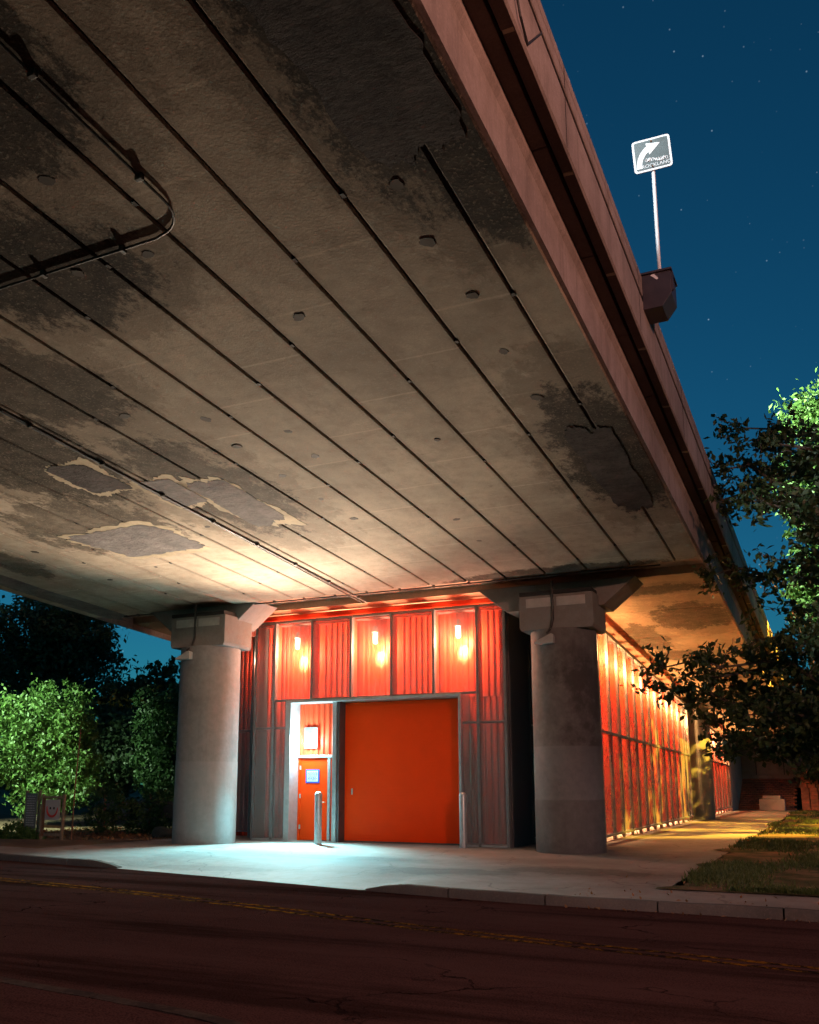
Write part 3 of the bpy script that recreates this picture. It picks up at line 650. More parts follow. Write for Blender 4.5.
for i in range(7):
    z = 1.79 - i * .035; xx = -13.04
    while xx < -12.78:
        w = random.uniform(.02, .07); m.box(xx, min(xx + w, -12.74), YD - .050, YD - .0472, z - .009, z + .009); xx += w + .018
m.build('notice_print', 'notice_blue', D)
# roller door with shallow interlocking ribs
m = MB(); pr = []
nz = 46; hgt = 3.58
for i in range(nz):
    z = .03 + hgt * i / nz; q = hgt / nz
    pr += [(YD, z), (YD - .003, z + q * .1), (YD - .003, z + q * .9)]
pr += [(YD, .03 + hgt), (YD + .05, .03 + hgt), (YD + .05, .03)]
m.prism(pr, -11.925, -8.505, lambda p, x: (x, p[0], p[1]))
rd = m.build('roller_door', 'red_door', BD, label='wide red roller shutter')
boxo('bottom_bar', 'steel_dark', rd, -11.92, -8.51, YD - .02, YD + .045, .0, .028); boxo('lift_handle', 'galv', rd, -11.72, -11.68, YD - .03, YD - .008, 1.2, 1.36, .004)
# set-back screens left and right of the front
for (a, b, y) in ((-15.95, -15.2, 22.5), (-15.2, -14.58, 22.5)):
    panel_f(a, b, ZM, 5.8, y); panel_f(a, b, .15, ZM, y); post(a, 0, 5.82, y); wall_sheet(a, b, .02, 6.0, front(y + .45))
post(-14.56, 0, 5.82, 22.5)
for (a, b) in ((-7.2, -6.3), (-6.3, -5.74)):
    panel_f(a, b, ZM, 5.8, 23.3); panel_f(a, b, .15, ZM, 23.3); post(a, 0, 5.82, 23.3, mat='steel_dark')
boxo('return_wall', 'steel_dark', BD, -7.26, -7.2, YF + .14, 23.28, 0, 5.85, .004)
boxo('return_wall', 'steel_dark', BD, -14.56, -14.53, YF + .14, 22.48, 0, 5.85, .004)
boxo('inner_wall', 'steel_dark', BD, -7.2, -6.0, 23.8, 23.86, 0, 6.0)
boxo('base_sill', 'galv', BD, MX[0], -13.5, YF - .03, YF + .1, .0, .05, .006); boxo('base_sill', 'galv', BD, -8.42, MX[7], YF - .03, YF + .1, .0, .05, .006)
# side wall along the path
XS = -5.7
def panel_s(y0, y1, z0, z1a, z1b, x=XS):
    m = MB(); m.prism([(y0 + .012, z0), (y1 - .012, z0), (y1 - .012, z1b), (y0 + .012, z1a)], x - .004, x + .004, lambda p, q: (q, p[0], p[1]))
    return m.build('screen_panel', 'perforated', BD)
def ztop(y): return 5.78 - .067 * (y - 23.4)
def zmid(y): return 2.86 - .014 * (y - 23.4)
def zbot(y): return .14 + .003 * (y - 23)
def side_wall(y0, n, w):
    for i in range(n):
        a, b = y0 + i * w, y0 + (i + 1) * w
        panel_s(a, b, zbot(a), zmid(a) - .04, zmid(b) - .04); m = MB()
        m.prism([(a + .012, zmid(a) + .04), (b - .012, zmid(b) + .04), (b - .012, ztop(b)), (a + .012, ztop(a))], XS - .004, XS + .004, lambda p, q: (q, p[0], p[1])); m.build('screen_panel', 'perforated', BD)
        for q, w_ in ((a, .05),):
            MB().box(XS - .05, XS + .035, q - w_, q + w_, .02 if w_ > .03 else zbot(q), ztop(q)).build('screen_post', 'steel_frame', BD)
        if i: MB().box(XS - .34, XS - .055, a - .006, a + .006, .1, ztop(a) - .05).build('baffle', 'red_sheet', BD)
        corr(a + .003, b - .003, .02, ztop(b) + .12, side(XS - .62), .3).build('wall_sheet', 'red_sheet', BD)
    e = y0 + n * w
    for q in (y0 - .03, e + .03): MB().box(XS - .64, XS - .08, q - .01, q + .01, .02, ztop(q) + .05).build('end_plate', 'steel_dark', BD)
    MB().box(XS - .05, XS + .035, e - .045, e + .045, .02, ztop(e)).build('screen_post', 'steel_frame', BD)
    MB().prism([(y0, ztop(y0) - .06), (e, ztop(e) - .06), (e, ztop(e) - .052), (y0, ztop(y0) - .052)], XS - .5, XS - .085, lambda p, q: (q, p[0], p[1])).build('head_light_baffle', 'perforated', BD)  # added here too, holds lamplight off the eaves
    for zf, h in ((ztop, .05), (zmid, .035), (zbot, .03)):
        MB().prism([(y0 - .05, zf(y0) - h), (e + .05, zf(e) - h), (e + .05, zf(e) + h), (y0 - .05, zf(y0) + h)], XS - .075, XS + .05, lambda p, q: (q, p[0], p[1])).build('screen_rail', 'steel_frame', BD, bevel=.004)
    MB().prism([(y0, ztop(y0) + .16), (e, ztop(e) + .16), (e, ztop(e) + .26), (y0, ztop(y0) + .26)], XS - .6, XS - .42, lambda p, q: (q, p[0], p[1])).build('eaves_channel', 'red_sheet', BD)
SW = 1.2
side_wall(23.45, 14, SW); side_wall(44.2, 9, SW)
boxo('end_wall', 'block', BD, XS - .6, XS, 55.1, 62, 0, 3.9)

def lamp_light(name, loc, watts, col, parent, rad=.05, spot=None, aim=None, blend=.5):
    d = bpy.data.lights.new(name, 'SPOT' if spot else 'POINT'); d.energy = watts; d.color = col; d.shadow_soft_size = rad
    o = bpy.data.objects.new(name, d); COL.objects.link(o); o.location = loc
    if spot:
        d.spot_size = R(spot); d.spot_blend = blend
        o.rotation_euler = (Vector(aim) - Vector(loc)).to_track_quat('-Z', 'Y').to_euler()
    if parent is not None:
        o.parent = parent
        o.matrix_parent_inverse = parent.matrix_world.inverted() if parent.type != 'EMPTY' else Matrix.Translation(-Vector(parent.location))
    return o
WARM = (1.0, .45, .26)
def wash_lamp(x, y, z, nx, ny, watts, down=.55, beam=.75, cone=46, col=None):
    """small cylinder down-light on a bracket; (nx, ny) points away from the wall sheet"""
    L = MB().lathe((x, y, z), [(.055, .0), (.06, .01), (.06, .16), (.045, .18)], 14).build('wash_lamp', 'lamp_case', BD, smooth=True)
    MB().lathe((x, y, z), [(.03, -.30), (.055, -.27), (.06, -.1), (.055, -.002)], 14).build('lens', 'lamp_warm', L, smooth=True)
    MB().lathe((x, y, z), [(.10, .0), (.105, .012), (.07, .04)], 16).build('shade', 'lamp_case', L)
    MB().tube([(x, y, z + .12), (x - nx * .3, y - ny * .3, z + .12)], .012, 6).build('bracket', 'lamp_case', L)
    lamp_light('wash_light', (x - nx * -.06, y - ny * -.06, z - .33), watts * .27, col or WARM, BD, .04)
    if watts > 1000: lamp_light('wash_beam', (x - nx * .02, y - ny * .02, z - .33), watts * beam, (1.0, .82, .70) if col is None else (1.0, .60, .28), BD, .03, cone, (x - nx * .3, y - ny * .3, z - down), .9)
for x in (-13.33, -10.93, -8.57): wash_lamp(x, 21.84, 5.42, 0, -1, 3000)
wash_lamp(-15.0, 22.72, 5.3, 0, -1, 350)
for i in range(14): wash_lamp(XS - .3, 23.45 + SW * (i + .5), ztop(23.45 + SW * (i + .5)) - .35, 1, 0, 2200 if i % 2 else 1400, 2.4, 1.4, 50, (1.0, .50, .17))
for i in range(9): wash_lamp(XS - .3, 44.2 + SW * (i + .5), ztop(44.2 + SW * (i + .5)) - .3, 1, 0, 2200 if i % 2 else 1400, 2.4, 1.4, 50, (1.0, .50, .17))
# lamp over the personnel door: a glazed box with a bulb
DL = boxo('door_lamp', 'lamp_case', BD, -13.15, -12.75, 22.0, 22.03, 2.42, 2.98, .004)
MB().box(-13.13, -12.77, 21.8, 21.99, 2.45, 2.95).build('lamp_box', 'lamp_glass', DL)
bm_ = MB().lathe((-12.95, 21.9, 2.56), [(.02, 0), (.065, .05), (.075, .11), (.05, .17), (.03, .22)], 14).build('bulb', 'lamp_cool', DL, smooth=True)
lamp_light('door_light', (-12.95, 21.72, 2.6), 190, (.58, .95, 1.0), BD, .12)
lamp_light('soffit_fill', (-12.75, 21.5, 2.75), 5600, (1.0, .80, .60), BD, .15, 96, (-9.2, 8.0, 6.6), 1.0)  # added warm spot without a fitting of its own, brightens the soffit
lamp_light('door_flood', (-12.95, 21.74, 2.5), 6200, (.30, .90, 1.0), BD, .15, 92, (-11.9, 18.5, .0), 1.0)

# bollards
for (x, y, lab) in ((-12.02, 20.85, 'steel bollard standing before the red personnel door'), (-8.28, 21.25, 'steel bollard at the right edge of the roller door')):
    B = MB().lathe((x, y, 0), [(.092, -.05), (.092, 1.2), (.08, 1.245), (.05, 1.275), (.01, 1.285)], 24).build('bollard', 'galv', None, smooth=True)
    tag(B, lab, 'bollard', 'bollards by the doors')

# ------------------------------------------------------------------ sign on the parapet
SG = thing('road_sign', 'square road sign with a curved right arrow on a tall parapet post', 'sign', (-1.72, 12.2, 8.5))
SX, SY, SZ = -1.73, 12.2, 10.28
tilt = Matrix.Translation((SX, SY, SZ)) @ Matrix.Rotation(R(6), 4, 'Z') @ Matrix.Rotation(R(-3.0), 4, 'Y')
def sg(m, name, mat):
    m.v = [tuple(tilt @ Vector(p)) for p in m.v]; return m.build(name, mat, SG)
def rrect(w, h, r, n=6):
    out = []
    for cx, cz, a0 in ((w - r, h - r, 0), (-w + r, h - r, 90), (-w + r, -h + r, 180), (w - r, -h + r, 270)):
        for i in range(n + 1): a = R(a0 + 90 * i / n); out.append((cx + r * math.cos(a), cz + r * math.sin(a)))
    return out
ex = lambda y0, y1: (lambda p, t: (p[0], y0 if t == 0 else y1, p[1]))
HW = .262
sg(MB().prism(rrect(HW, HW * .98, .045), 0, 1, ex(-.012, .004)), 'border', 'white_sign')
sg(MB().prism(rrect(HW - .03, HW * .98 - .03, .025), 0, 1, ex(-.015, -.010)), 'face', 'sign_face')
m = MB(); A = []
for i in range(13):
    a = R(180 - 68 * i / 12); A.append((a))
cxa, cza, rr, wd = .045, -.2, .235, .036
def pt(a, r): return (cxa + r * math.cos(a), cza + r * math.sin(a) * 1.35)
outer = [pt(a, rr + wd) for a in A]; inner = [pt(a, rr - wd) for a in A]
for i in range(12): m.prism([inner[i], outer[i], outer[i + 1], inner[i + 1]], 0, 1, ex(-.019, -.0145))
tx, tz = pt(A[-1], rr); hd = [(tx - .03, tz + .09), (tx + .17, tz + .055), (tx + .01, tz - .1)]
m.prism(hd, 0, 1, ex(-.0195, -.0145)); sg(m, 'arrow', 'white_sign')
def text_mesh(txt, size, name):
    cu = bpy.data.curves.new(name, 'FONT'); cu.body = txt; cu.size = size; cu.extrude = .0015; cu.align_x = 'CENTER'; cu.offset = .0
    o = bpy.data.objects.new(name, cu); COL.objects.link(o); dg = bpy.context.evaluated_depsgraph_get(); dg.update()
    me = bpy.data.meshes.new_from_object(o.evaluated_get(dg)); bpy.data.objects.remove(o); return me
me = text_mesh('ROCKLAND', .074, 'lettering')
me.transform(tilt @ Matrix.Translation((.045, -.0185, -.205)) @ Matrix.Rotation(R(90), 4, 'X')); link('lettering', me, 'white_sign', SG)
m = MB(); r_ = random.Random(3)                     # white scrawl above the lettering
for i in range(9):
    x0 = -.09 + i * .031; pts = [(x0 + .03 * math.cos(q * 1.3 + i) + .006 * q, -.018, -.085 + .03 * math.sin(q * 1.7 + i * 2) - .004 * i) for q in range(6)]
    m.tube(pts, .0062, 5)
sg(m, 'scrawl', 'white_sign')
MB().tube([(SX, SY + .03, 8.3), (SX, SY + .03, SZ + .2)], .026, 10).build('post', 'white_sign', SG, smooth=True)
for z in (SZ - .2, SZ + .2): MB().tube([(SX, SY + .03, z), (SX, SY - .03, z)], .012, 8).build('bolt', 'rust', SG)
# bracket box at the foot of the post
bx0, bx1, bz0, bz1 = XO + .015, XO + .40, 7.80, 8.30
prof = [(bx0, bz0), (bx1 - .13, bz0), (bx1, bz0 + .17), (bx1, bz1), (bx0, bz1)]
MB().prism(prof, 11.95, 12.42, lambda p, y: (p[0], y, p[1])).build('bracket_box', 'box_metal', SG, bevel=.008)
MB().prism([(bx0 - .01, bz1), (bx1 + .02, bz1), (bx1 + .02, bz1 + .03), (bx0 - .01, bz1 + .03)], 11.92, 12.45, lambda p, y: (p[0], y, p[1])).build('bracket_lid', 'box_metal', SG, bevel=.005)
MB().prism([(bx1 + .001, bz0 + .2), (bx1 + .03, bz0 + .22), (bx1 + .03, bz1 - .03), (bx1 + .001, bz1 - .01)], 11.96, 12.0, lambda p, y: (p[0], y, p[1])).build('bracket_flange', 'box_metal', SG)
MB().prism([(bx0 + .12, bz1 - .02), (bx0 + .2, bz1 - .1), (bx0 + .23, bz1 - .09), (bx0 + .17, bz1 - .01)], 11.944, 11.949, lambda p, y: (p[0], y, p[1])).build('sticker', 'white_sign', SG)

# ------------------------------------------------------------------ back of the underpass
AB = thing('abutment', 'concrete abutment wall closing the far end of the bridge', 'wall', (-8, 63, 0))
MB().box(-18, -1.6, 62.6, 63.6, 1.2, 3.75).build('wall', 'abutment', AB, bevel=.02)
MB().box(-18, -1.5, 62.3, 62.6, 1.75, 1.98).build('ledge', 'abutment', AB, bevel=.02)
for x in (-6.5, -4.9, -3.3): MB().box(x - .02, x + .02, 62.585, 62.6, 2.0, 3.7).build('joint', 'joint_seal', AB)
m = MB(); m.prism([(61.9, -.1), (62.4, 1.7), (64.5, 1.75), (64.5, -.1)], -18, -2.6, lambda p, x: (x, p[0] - .0, p[1]))
EB = tag(MB().prism([(58.2, -.1), (62.28, 1.74), (62.28, -.1)], -18, -2.7, lambda p, x: (x, p[0], p[1])).build('embankment', 'dirt'), 'reddish sloping embankment below the abutment wall', kind='structure')
tag(MB().box(-19, -2.0, 63.65, 130, -.3, 3.2).build('approach_bank', 'land'), 'dark earth bank carrying the road beyond the bridge', kind='structure')
bk = MB().box(-.11, .11, -.055, .055, -.035, .035).mesh('brick', bevel=.006)
sl = math.atan2(1.84, 4.08)
for r_ in range(18):
    for c_ in range(14):
        u = (r_ + .5) / 18
        o = link('brick', bk, 'brick', EB); o.location = (-6.0 + c_ * .245 + (.12 if r_ % 2 else 0) + random.uniform(-.01, .01), 58.2 + u * 4.08, -.1 + u * 1.84 + random.uniform(.0, .02))
        o.rotation_euler = (sl + random.uniform(-.05, .05), 0, random.uniform(-.05, .05))
ST = thing('stone_steps', 'rough stone wing of stacked blocks beside the embankment', 'wall', (-2.2, 59, 0))
for i in range(9):
    z = i * .21; x = -2.35 + random.uniform(-.1, .1); y = 58.0 + i * .42
    for j in range(3):
        MB().box(x + j * .46, x + j * .46 + .43, y + random.uniform(-.08, .08), y + .75, z - .05, z + .19).build('stone', 'brick', ST, bevel=.04)
cb = thing('concrete_block', 'pale concrete block at the foot of the embankment', 'block', (-3.8, 57.6, 0))
MB().box(-4.45, -3.12, 57.2, 58.0, -.02, .62).build('body', 'block', cb, bevel=.03); MB().box(-4.25, -3.32, 57.25, 57.95, .62, .8).build('cap', 'block', cb, bevel=.03)

# ------------------------------------------------------------------ foliage
def leaf_mesh(name, C, size, droop=.3, rs=None, up=.5):
    """one folded pointed leaf (two triangles pairs) per row of C"""
    n = len(C); C = np.asarray(C, float); s = size * rng.uniform(.65, 1.3, n)[:, None]
    d = rng.normal(size=(n, 3)); d[:, 2] -= droop; d /= np.linalg.norm(d, axis=1)[:, None]
    nn = rng.normal(size=(n, 3)) * .8; nn[:, 2] += up; w = np.cross(d, nn); w /= np.linalg.norm(w, axis=1)[:, None]; nn = np.cross(w, d)
    base = C - d * s * .5; tip = C + d * s * .5; mid = C + d * s * .02
    l = mid + w * s * .26 + nn * s * .06; r = mid - w * s * .26 + nn * s * .06
    V = np.stack([base, l, tip, r], 1).reshape(-1, 3)
    k = np.arange(n)[:, None] * 4; Fc = np.concatenate([k + np.array([[0, 2, 1]]), k + np.array([[0, 3, 2]])], 1).reshape(-1, 3)
    me = bpy.data.meshes.new(name); me.vertices.add(len(V)); me.vertices.foreach_set('co', V.ravel()); nf = len(Fc)
    me.loops.add(nf * 3); me.polygons.add(nf); me.polygons.foreach_set('loop_start', np.arange(nf) * 3); me.loops.foreach_set('vertex_index', Fc.ravel().astype(np.int32))
    me.update(calc_edges=True); me.validate(); return me
def blob_points(blobs, n, shell=.62):
    """clumps of leaves spread through lobes; each lobe is (x, y, z, rx, ry, rz)"""
    B = np.array(blobs, float); vol = (B[:, 3] * B[:, 4] * B[:, 5]) ** .67; out = []
    for b, q in zip(B, (vol / vol.sum() * n).astype(int)):
        nc = max(8, q // 26); u = rng.normal(size=(nc, 3)); u /= np.linalg.norm(u, axis=1)[:, None]
        rad = shell + (1.08 - shell) * rng.random(nc) ** .7; cc = b[:3] + u * rad[:, None] * b[3:]
        id_ = rng.integers(0, nc, q); sp = (b[3:].mean() * .13) * rng.uniform(.5, 1.5, nc)[id_][:, None]
        out.append(cc[id_] + rng.normal(size=(q, 3)) * sp)
    return np.concatenate(out)
def limb(a, b, sag=.0, n=7, wob=.12):
    a, b = Vector(a), Vector(b); L = (b - a).length; out = []
    for i in range(n + 1):
        t_ = i / n; p = a.lerp(b, t_); p.z += sag * L * 4 * t_ * (1 - t_) * .25
        if 0 < i < n: p += Vector((random.uniform(-1, 1), random.uniform(-1, 1), random.uniform(-1, 1))) * wob * L / n
        out.append(p)
    return out
def tree(name, label, cat, base, top, r0, blobs, n, leaf, mat, group=None, shell=.6, limbs=8, tilt_=(0, 0)):
    T = thing(name, label, cat, base, group)
    m = MB(); b = Vector(base); tp = Vector((base[0] + tilt_[0], base[1] + tilt_[1], top))
    pts = limb(b - Vector((0, 0, .2)), tp, 0, 8, .15); m.tube(pts, [r0 * (1.25 - 1.05 * i / 8) for i in range(9)], 9)
    for i in range(limbs):
        bl = blobs[i % len(blobs)]; st_ = pts[random.randint(2, 7)]
        e = Vector((bl[0] + random.uniform(-.6, .6) * bl[3], bl[1] + random.uniform(-.6, .6) * bl[4], bl[2] + random.uniform(-.3, .6) * bl[5]))
        lp = limb(st_, e, .25, 6); m.tube(lp, [r0 * .42 * (1 - .85 * q / 6) for q in range(7)], 6)
    m.build('trunk', 'bark', T, smooth=True)
    me = leaf_mesh('crown', blob_points(blobs, n, shell), leaf); c = link('crown', me, mat, T); c['kind'] = 'stuff'
    return T
def rblobs(c, rad, k, lobe, seed):
    r_ = random.Random(seed); out = []
    for i in range(k):
        while True:
            p = [r_.uniform(-1, 1) for _ in range(3)]
            if sum(q * q for q in p) < 1: break
        s = lobe * r_.uniform(.7, 1.3); out.append((c[0] + p[0] * rad[0], c[1] + p[1] * rad[1], c[2] + p[2] * rad[2], s, s, s * .85))
    return out
# left side
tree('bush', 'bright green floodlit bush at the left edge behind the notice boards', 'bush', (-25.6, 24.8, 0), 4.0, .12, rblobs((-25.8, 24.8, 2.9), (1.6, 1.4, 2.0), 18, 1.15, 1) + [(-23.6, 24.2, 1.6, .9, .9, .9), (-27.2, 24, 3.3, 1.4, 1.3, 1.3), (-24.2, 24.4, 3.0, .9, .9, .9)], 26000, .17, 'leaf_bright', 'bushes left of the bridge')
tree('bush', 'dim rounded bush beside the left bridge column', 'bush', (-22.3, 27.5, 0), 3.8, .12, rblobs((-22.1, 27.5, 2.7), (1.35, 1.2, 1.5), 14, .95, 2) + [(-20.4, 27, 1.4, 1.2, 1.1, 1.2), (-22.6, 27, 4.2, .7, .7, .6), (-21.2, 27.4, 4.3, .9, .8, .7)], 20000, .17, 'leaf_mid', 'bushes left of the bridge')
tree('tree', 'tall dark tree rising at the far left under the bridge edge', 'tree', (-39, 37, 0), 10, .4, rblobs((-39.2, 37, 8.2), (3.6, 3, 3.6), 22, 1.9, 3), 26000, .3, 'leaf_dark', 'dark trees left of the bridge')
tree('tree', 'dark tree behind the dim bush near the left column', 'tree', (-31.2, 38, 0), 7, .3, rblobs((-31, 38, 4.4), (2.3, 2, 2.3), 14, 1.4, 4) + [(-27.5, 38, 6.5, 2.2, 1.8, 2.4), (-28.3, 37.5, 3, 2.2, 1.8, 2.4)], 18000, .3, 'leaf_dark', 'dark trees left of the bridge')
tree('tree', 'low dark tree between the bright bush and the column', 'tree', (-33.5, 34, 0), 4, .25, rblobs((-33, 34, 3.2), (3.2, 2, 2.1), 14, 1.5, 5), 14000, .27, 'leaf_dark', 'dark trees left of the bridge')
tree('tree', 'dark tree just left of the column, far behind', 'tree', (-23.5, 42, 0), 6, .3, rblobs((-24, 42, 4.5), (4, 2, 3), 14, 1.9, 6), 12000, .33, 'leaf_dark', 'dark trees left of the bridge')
tree('shrub', 'vine-covered scrub growing over the low fence', 'shrub', (-19.9, 21.6, 0), .9, .03, [(-19.4, 21.4, .75, .55, .4, .6), (-20.1, 22.0, .7, .7, .5, .55), (-18.6, 22.2, .55, .6, .5, .5), (-19.0, 22.6, .5, .7, .5, .5), (-18.9, 23.6, .7, .9, .5, .6), (-17.9, 23.9, .6, .8, .6, .6)], 5200, .12, 'leaf_mid', limbs=6)
tree('shrub', 'low weeds at the foot of the left notice board', 'shrub', (-20.9, 19.6, 0), .2, .02, [(-21.0, 19.6, .12, .6, .5, .22), (-20.4, 19.4, .08, .5, .35, .15)], 1800, .11, 'leaf_bright', limbs=2)
# grey fence panel half hidden in the scrub
fp = thing('fence', 'low grey sheet fence half hidden in the scrub', 'fence', (-19.3, 23.2, 0))
MB().box(-21.2, -17.4, 23.2, 23.23, .45, .95).build('sheet', 'steel_dark', fp)
for x in (-21.1, -19.3, -17.5): MB().box(x - .03, x + .03, 23.16, 23.2, 0, 1.15).build('post', 'rust', fp)
# notice boards
nb = thing('notice_board', 'narrow grey notice board with pale lettering left of the gate', 'sign', (-20.05, 19.6, 0))
MB().box(-20.32, -19.92, 19.6, 19.63, .16, 1.22).build('panel', 'notice_grey', nb, bevel=.006)
for x in (-20.36, -19.88): MB().box(x - .03, x + .03, 19.635, 19.69, -.03, 1.3).build('post', 'wood', nb)
m = MB()
for i in range(13):
    z = 1.14 - i * .065; xx = -20.27
    while xx < -19.99:
        w = random.uniform(.03, .1); m.box(xx, min(xx + w, -19.96), 19.592, 19.598, z - .012, z + .012); xx += w + .02
m.build('lettering', 'text_pale', nb)
nb.location.x -= .38
wg = thing('wooden_gate', 'weathered wooden gate frame holding a white board with a red curve', 'gate', (-19.3, 19.4, 0))
for x in (-19.68, -18.92): MB().tube([(x, 19.42, -.05), (x + .01, 19.42, 1.2)], [.05, .045], 8).build('post', 'wood', wg, smooth=True)
for z, mt in ((1.12, 'wood'), (.34, 'wood_yellow'), (.13, 'wood')): MB().box(-19.63, -18.97, 19.4, 19.45, z - .035, z + .035).build('rail', mt, wg, bevel=.008)
MB().box(-19.64, -19.56, 19.38, 19.4, .1, 1.1).build('stile', 'rust', wg)
bd = MB().box(-19.52, -19.0, 19.36, 19.385, .52, 1.06).build('board', 'notice_white', wg, bevel=.004)
m = MB(); pts = [(-19.26 + .19 * math.cos(R(a)), 19.352, .84 + .23 * math.sin(R(a))) for a in range(170, 371, 12)]
m.tube(pts, [.010 + .022 * math.sin(math.pi * i / (len(pts) - 1)) for i in range(len(pts))], 6); m.build('red_curve', 'notice_red', bd, smooth=True)
m = MB()
for x in (-19.33, -19.2): m.box(x - .025, x + .025, 19.352, 19.358, .80, .86)
m.build('print', 'joint_seal', bd)
wg.location.x -= .2
pl = tag(MB().tube([(-18.95, 19.6, -.05), (-18.93, 19.6, 1.5), (-18.86, 19.6, 2.95)], [.022, .02, .016], 8).build('pole', 'rust', None, smooth=True), 'thin rusty pole standing right of the wooden gate', 'pole')
rk = bmesh.new(); bmesh.ops.create_icosphere(rk, subdivisions=3, radius=.3)
for v in rk.verts:
    v.co *= 1 + .18 * math.sin(v.co.x * 9 + v.co.y * 5) * math.cos(v.co.z * 11); v.co.z *= .62; v.co.x *= 1.2
me = bpy.data.meshes.new('boulder'); rk.to_mesh(me); rk.free(); o = link('boulder', me, 'rock'); o.location = (-17.3, 21.4, .12); tag(o, 'small pale boulder at the foot of the left column', 'boulder')
for p in me.polygons: p.use_smooth = True
# leaf litter on the earth at left
n = 2600; P_ = np.stack([rng.uniform(-23, -16.6, n), rng.uniform(19.3, 25, n), rng.uniform(.01, .05, n)], 1); P_ = P_[P_[:, 1] > 20 + .15 * (P_[:, 0] + 16)]
lt_ = link('leaf_litter', leaf_mesh('leaf_litter', P_, .09, 0, up=3), 'litter'); tag(lt_, 'brown fallen leaves on the bare earth', kind='stuff')

n = 220; xg = rng.uniform(-3.5, 3, n); P_ = np.stack([xg, np.array([kerb_y(v) for v in xg]) + np.where(rng.random(n) < .35, -.12 * rng.random(n) ** .5 - .02, .2 + 3.2 * rng.random(n) ** 2), np.zeros(n) + .012], 1); P_[:, 2] = np.where(P_[:, 1] < np.array([kerb_y(v) for v in xg]), -.105, .014)
lt_ = link('leaf_litter', leaf_mesh('leaf_litter', P_, .06, 0, up=4), 'litter'); tag(lt_, 'scattered dry leaves along the right kerb', kind='stuff')
# near tree on the right: limbs reach into the frame, leaves in sprays along twigs
NTR = thing('tree', 'dark leafy tree reaching in from the right edge of the picture', 'tree', (2.6, 19.0, 0))
mt = MB(); tr_pts = limb((2.6, 19, -.2), (2.2, 19.3, 9.5), 0, 9, .12); mt.tube(tr_pts, [.26 * (1.2 - .1 * i) for i in range(10)], 10)
Y0 = 19.0
_f = Vector((-math.sin(YAW) * math.cos(PITCH), math.cos(YAW) * math.cos(PITCH), math.sin(PITCH))); _r = Vector((math.cos(YAW), math.sin(YAW), 0)); _u = _r.cross(_f)
def at(px, py, Y):
    d = _f + _r * ((px - PX) / F) - _u * ((py - PY) / F); return Vector((0, 0, CH)) + d * (Y / d.y)
TIPS = [(662, 668, 19.6), (672, 690, 20), (700, 660, 19), (695, 700, 20.5), (712, 575, 20.5), (698, 492, 19.4), (722, 470, 19), (742, 428, 19.5), (760, 440, 18.4), (745, 500, 18), 
        (775, 470, 20.5), (800, 455, 19), (790, 560, 19), (755, 640, 20.4), (780, 640, 18.6), (735, 680, 20.8), (715, 720, 20), (745, 715, 18.8), (735, 752, 19.6), (722, 745, 20.6), (770, 700, 19.5), (790, 690, 20.8), (800, 740, 19),
        (770, 745, 20), (795, 610, 20.8), (812, 530, 18.5), (815, 640, 18.2), (810, 700, 18.4), (830, 480, 19), (850, 560, 18), (850, 650, 20), (840, 720, 19), (900, 600, 19), (880, 700, 18), (785, 500, 18.6)]
LP = []
for (px, py, Y) in TIPS:
    tip = at(px, py, Y); h = max(2.0, min(9.0, tip.z - .9 - .12 * abs(tip.x - 2.4)))
    i = int(h / 9.7 * 9); st_ = tr_pts[min(8, max(1, i))]
    lp = limb(st_, tip, .35, 9, .3); mt.tube(lp, [.075 * (1 - .09 * q) for q in range(10)], 6)
    for q in range(4, 10):
        p = lp[q]
        for _ in range(5):
            dirv = Vector((random.gauss(-.25, .7), random.gauss(0, .7), random.gauss(.05, .5))).normalized(); Lt = random.uniform(.3, .75)
            e = p + dirv * Lt; tw = limb(p, e, -.1, 4, .3); mt.tube(tw, [.012, .010, .008, .006, .004], 4, False)
            for w_ in range(22):
                f_ = random.uniform(.15, 1.08); k = p.lerp(e, f_); LP.append((k.x + random.gauss(0, .09), k.y + random.gauss(0, .09), k.z + random.gauss(-.03, .06)))
mt.build('trunk', 'bark', NTR, smooth=True)
c = link('crown', leaf_mesh('crown', LP, .155, .35), 'leaf_near', NTR); c['kind'] = 'stuff'
# lit trees behind it
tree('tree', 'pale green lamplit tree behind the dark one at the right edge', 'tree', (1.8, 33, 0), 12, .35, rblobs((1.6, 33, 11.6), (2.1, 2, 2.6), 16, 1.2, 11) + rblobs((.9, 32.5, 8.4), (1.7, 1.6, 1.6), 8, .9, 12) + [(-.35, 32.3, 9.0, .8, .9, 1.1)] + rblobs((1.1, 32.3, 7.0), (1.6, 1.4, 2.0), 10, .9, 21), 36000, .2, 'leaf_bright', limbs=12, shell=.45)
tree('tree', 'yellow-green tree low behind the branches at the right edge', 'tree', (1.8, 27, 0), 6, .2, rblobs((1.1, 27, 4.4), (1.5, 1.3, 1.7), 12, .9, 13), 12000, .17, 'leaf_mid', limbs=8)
tree('shrub', 'dark shrub at the right end of the abutment', 'shrub', (.2, 60, 0), 3, .1, rblobs((.5, 60, 2.2), (1.8, 1.2, 1.5), 9, 1.1, 14), 6000, .25, 'leaf_dark', limbs=5)

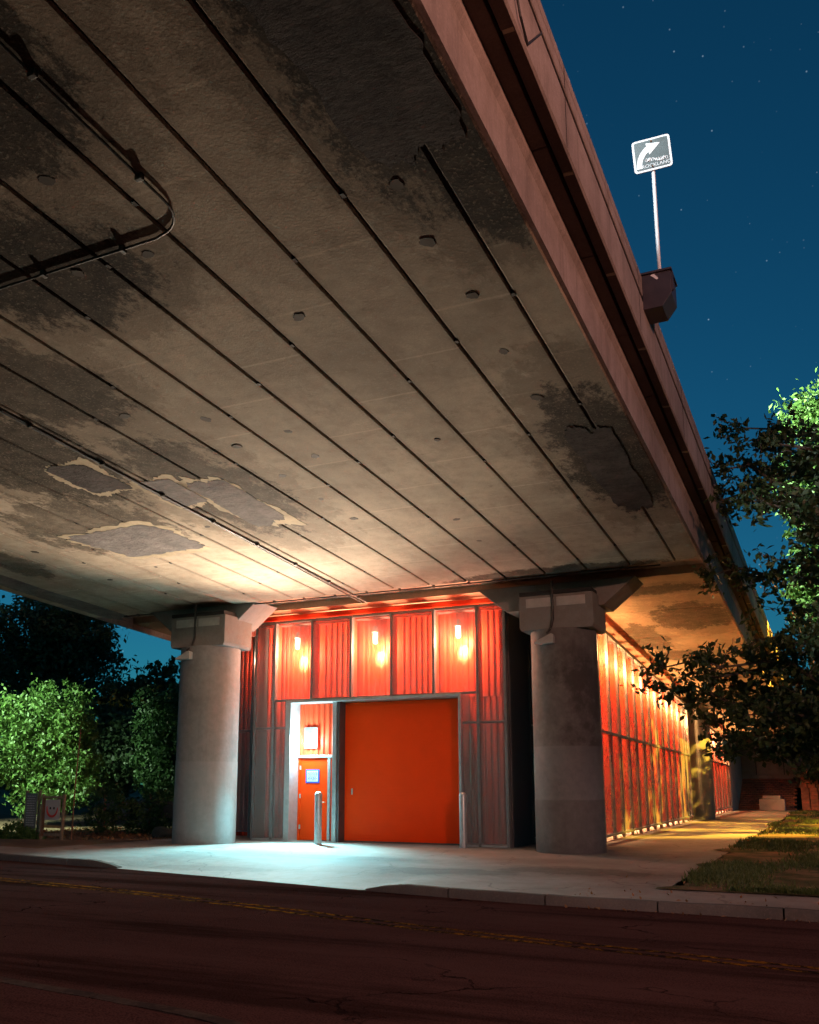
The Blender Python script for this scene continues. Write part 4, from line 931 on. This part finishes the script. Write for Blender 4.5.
tree('tree', 'unseen leafy tree added on the lawn to dapple the amber lamplight', 'tree', (3.4, 37.5, 0), 8, .22, rblobs((2.6, 36.5, 6.4), (1.6, 4.6, 1.9), 20, 1.05, 15), 9500, .22, 'leaf_mid', limbs=10, shell=.25)  # added out of view; its leaves break up the amber lamp's light
wd_ = leaf_mesh('wood', blob_points([(x_, 50 + 4 * math.sin(x_), 2.2, 4, 3, 2.6) for x_ in range(-70, -18, 5)], 16000, .5), .4); tag(link('wood', wd_, 'leaf_dark'), 'dark mass of scrub far behind the left trees', kind='stuff')
wd_ = leaf_mesh('wood', blob_points([(x_, 66 + 2 * math.sin(x_), 3.0, 2.6, 2.5, 3.2) for x_ in range(-1, 16, 3)], 9000, .5), .35); tag(link('wood', wd_, 'leaf_dark'), 'dark mass of scrub beyond the lawn', kind='stuff')
# grass blades
def grass(name, n, xr, yr, label, hmax, thin):
    u = rng.random(n * 3) ** 1.8; Yg = yr[0] + (yr[1] - yr[0]) * u; Xg = rng.uniform(*xr, n * 3)
    e = -2.45 + .10 * np.sin(Yg * .45) + .05 * np.sin(Yg * 1.3 + 1)
    dens = np.sin(Xg * 1.9 + Yg * .7) + np.sin(Yg * .9 - Xg * 1.3 + 2) + rng.normal(size=n * 3) * .5
    ok = (Xg > e - .12 + .3 * rng.random(n * 3)) & (dens > thin); Xg, Yg = Xg[ok][:n], Yg[ok][:n]; n = len(Xg)
    h = hmax * rng.uniform(.4, 1.1, n); a = rng.uniform(0, 6.28, n); w = .009 + .00025 * Yg; lx, ly = rng.normal(size=n) * h * .45, rng.normal(size=n) * h * .45
    z0 = np.full(n, .02)
    V = np.stack([np.stack([Xg - w * np.cos(a), Yg - w * np.sin(a), z0], 1), np.stack([Xg + w * np.cos(a), Yg + w * np.sin(a), z0], 1), np.stack([Xg + lx, Yg + ly, z0 + h], 1)], 1).reshape(-1, 3)
    me = bpy.data.meshes.new(name); me.vertices.add(len(V)); me.vertices.foreach_set('co', V.ravel()); me.loops.add(n * 3); me.polygons.add(n)
    me.polygons.foreach_set('loop_start', np.arange(n) * 3); me.loops.foreach_set('vertex_index', np.arange(n * 3, dtype=np.int32)); me.update(calc_edges=True); me.validate()
    tag(link(name, me, 'grass'), label, kind='stuff')
grass('grass', 80000, (-2.7, 6), (14.25, 58), 'short patchy grass on the right', .10, .45)

# ------------------------------------------------------------------ street lamps outside the frame, whose light the photograph shows
def street_lamp(base, h, arm, watts, col, aim, label, spot=150, mat='lamp_street', blend=.4, rad=.16):
    T = thing('street_lamp', label, 'street lamp', base, 'street lamps')
    b = Vector(base); hd = b + Vector((arm[0], arm[1], h))
    MB().tube([b + Vector((0, 0, -.1)), b + Vector((0, 0, h * .6)), b + Vector((0, 0, h - .5)), b + Vector((arm[0] * .35, arm[1] * .35, h + .1)), hd + Vector((0, 0, .12))], [.11, .09, .075, .05, .04], 10).build('pole', 'galv', T, smooth=True)
    MB().box(hd.x - .32, hd.x + .32, hd.y - .18, hd.y + .18, hd.z + .02, hd.z + .2).build('head', 'lamp_case', T, bevel=.05)
    MB().box(hd.x - .24, hd.x + .24, hd.y - .12, hd.y + .12, hd.z - .03, hd.z + .015).build('lens', mat, T, bevel=.02)
    lamp_light('street_light', hd + Vector((0, 0, -.12)), watts, col, T, rad, spot, aim, blend)
    return T
street_lamp((10.2, 36.0, 0), 11.4, (-1.2, 0), 75000, (1.0, .56, .05), (-5.5, 36, .8), 'amber street lamp on the lawn right of the frame', 58, blend=.3, rad=.07)
street_lamp((11.5, -1.5, 0), 8.5, (-1.2, 0), 6000, (1.0, .45, .31), (-2, 9, 5), 'warm street lamp on the near sidewalk right of the frame', 140)
street_lamp((-27.5, 14.6, 0), 7.2, (.2, .8), 20000, (.74, 1.0, .68), (-26.3, 24.2, 2.4), 'cool white street lamp left of the frame', 50, blend=.75)
street_lamp((-6.5, 28.0, bz(28) + 1.0), 8.5, (1.2, 0), 24000, (.82, 1.0, .80), (1.5, 33, 10.5), 'cool white lamp on the bridge deck above the building', 70)
street_lamp((-5.5, 5.0, bz(5) + 1.0), 7.5, (1.2, 0), 5200, (.80, .95, 1.0), (SX, SY, SZ), 'cool white lamp on the bridge deck facing the road sign', 15)
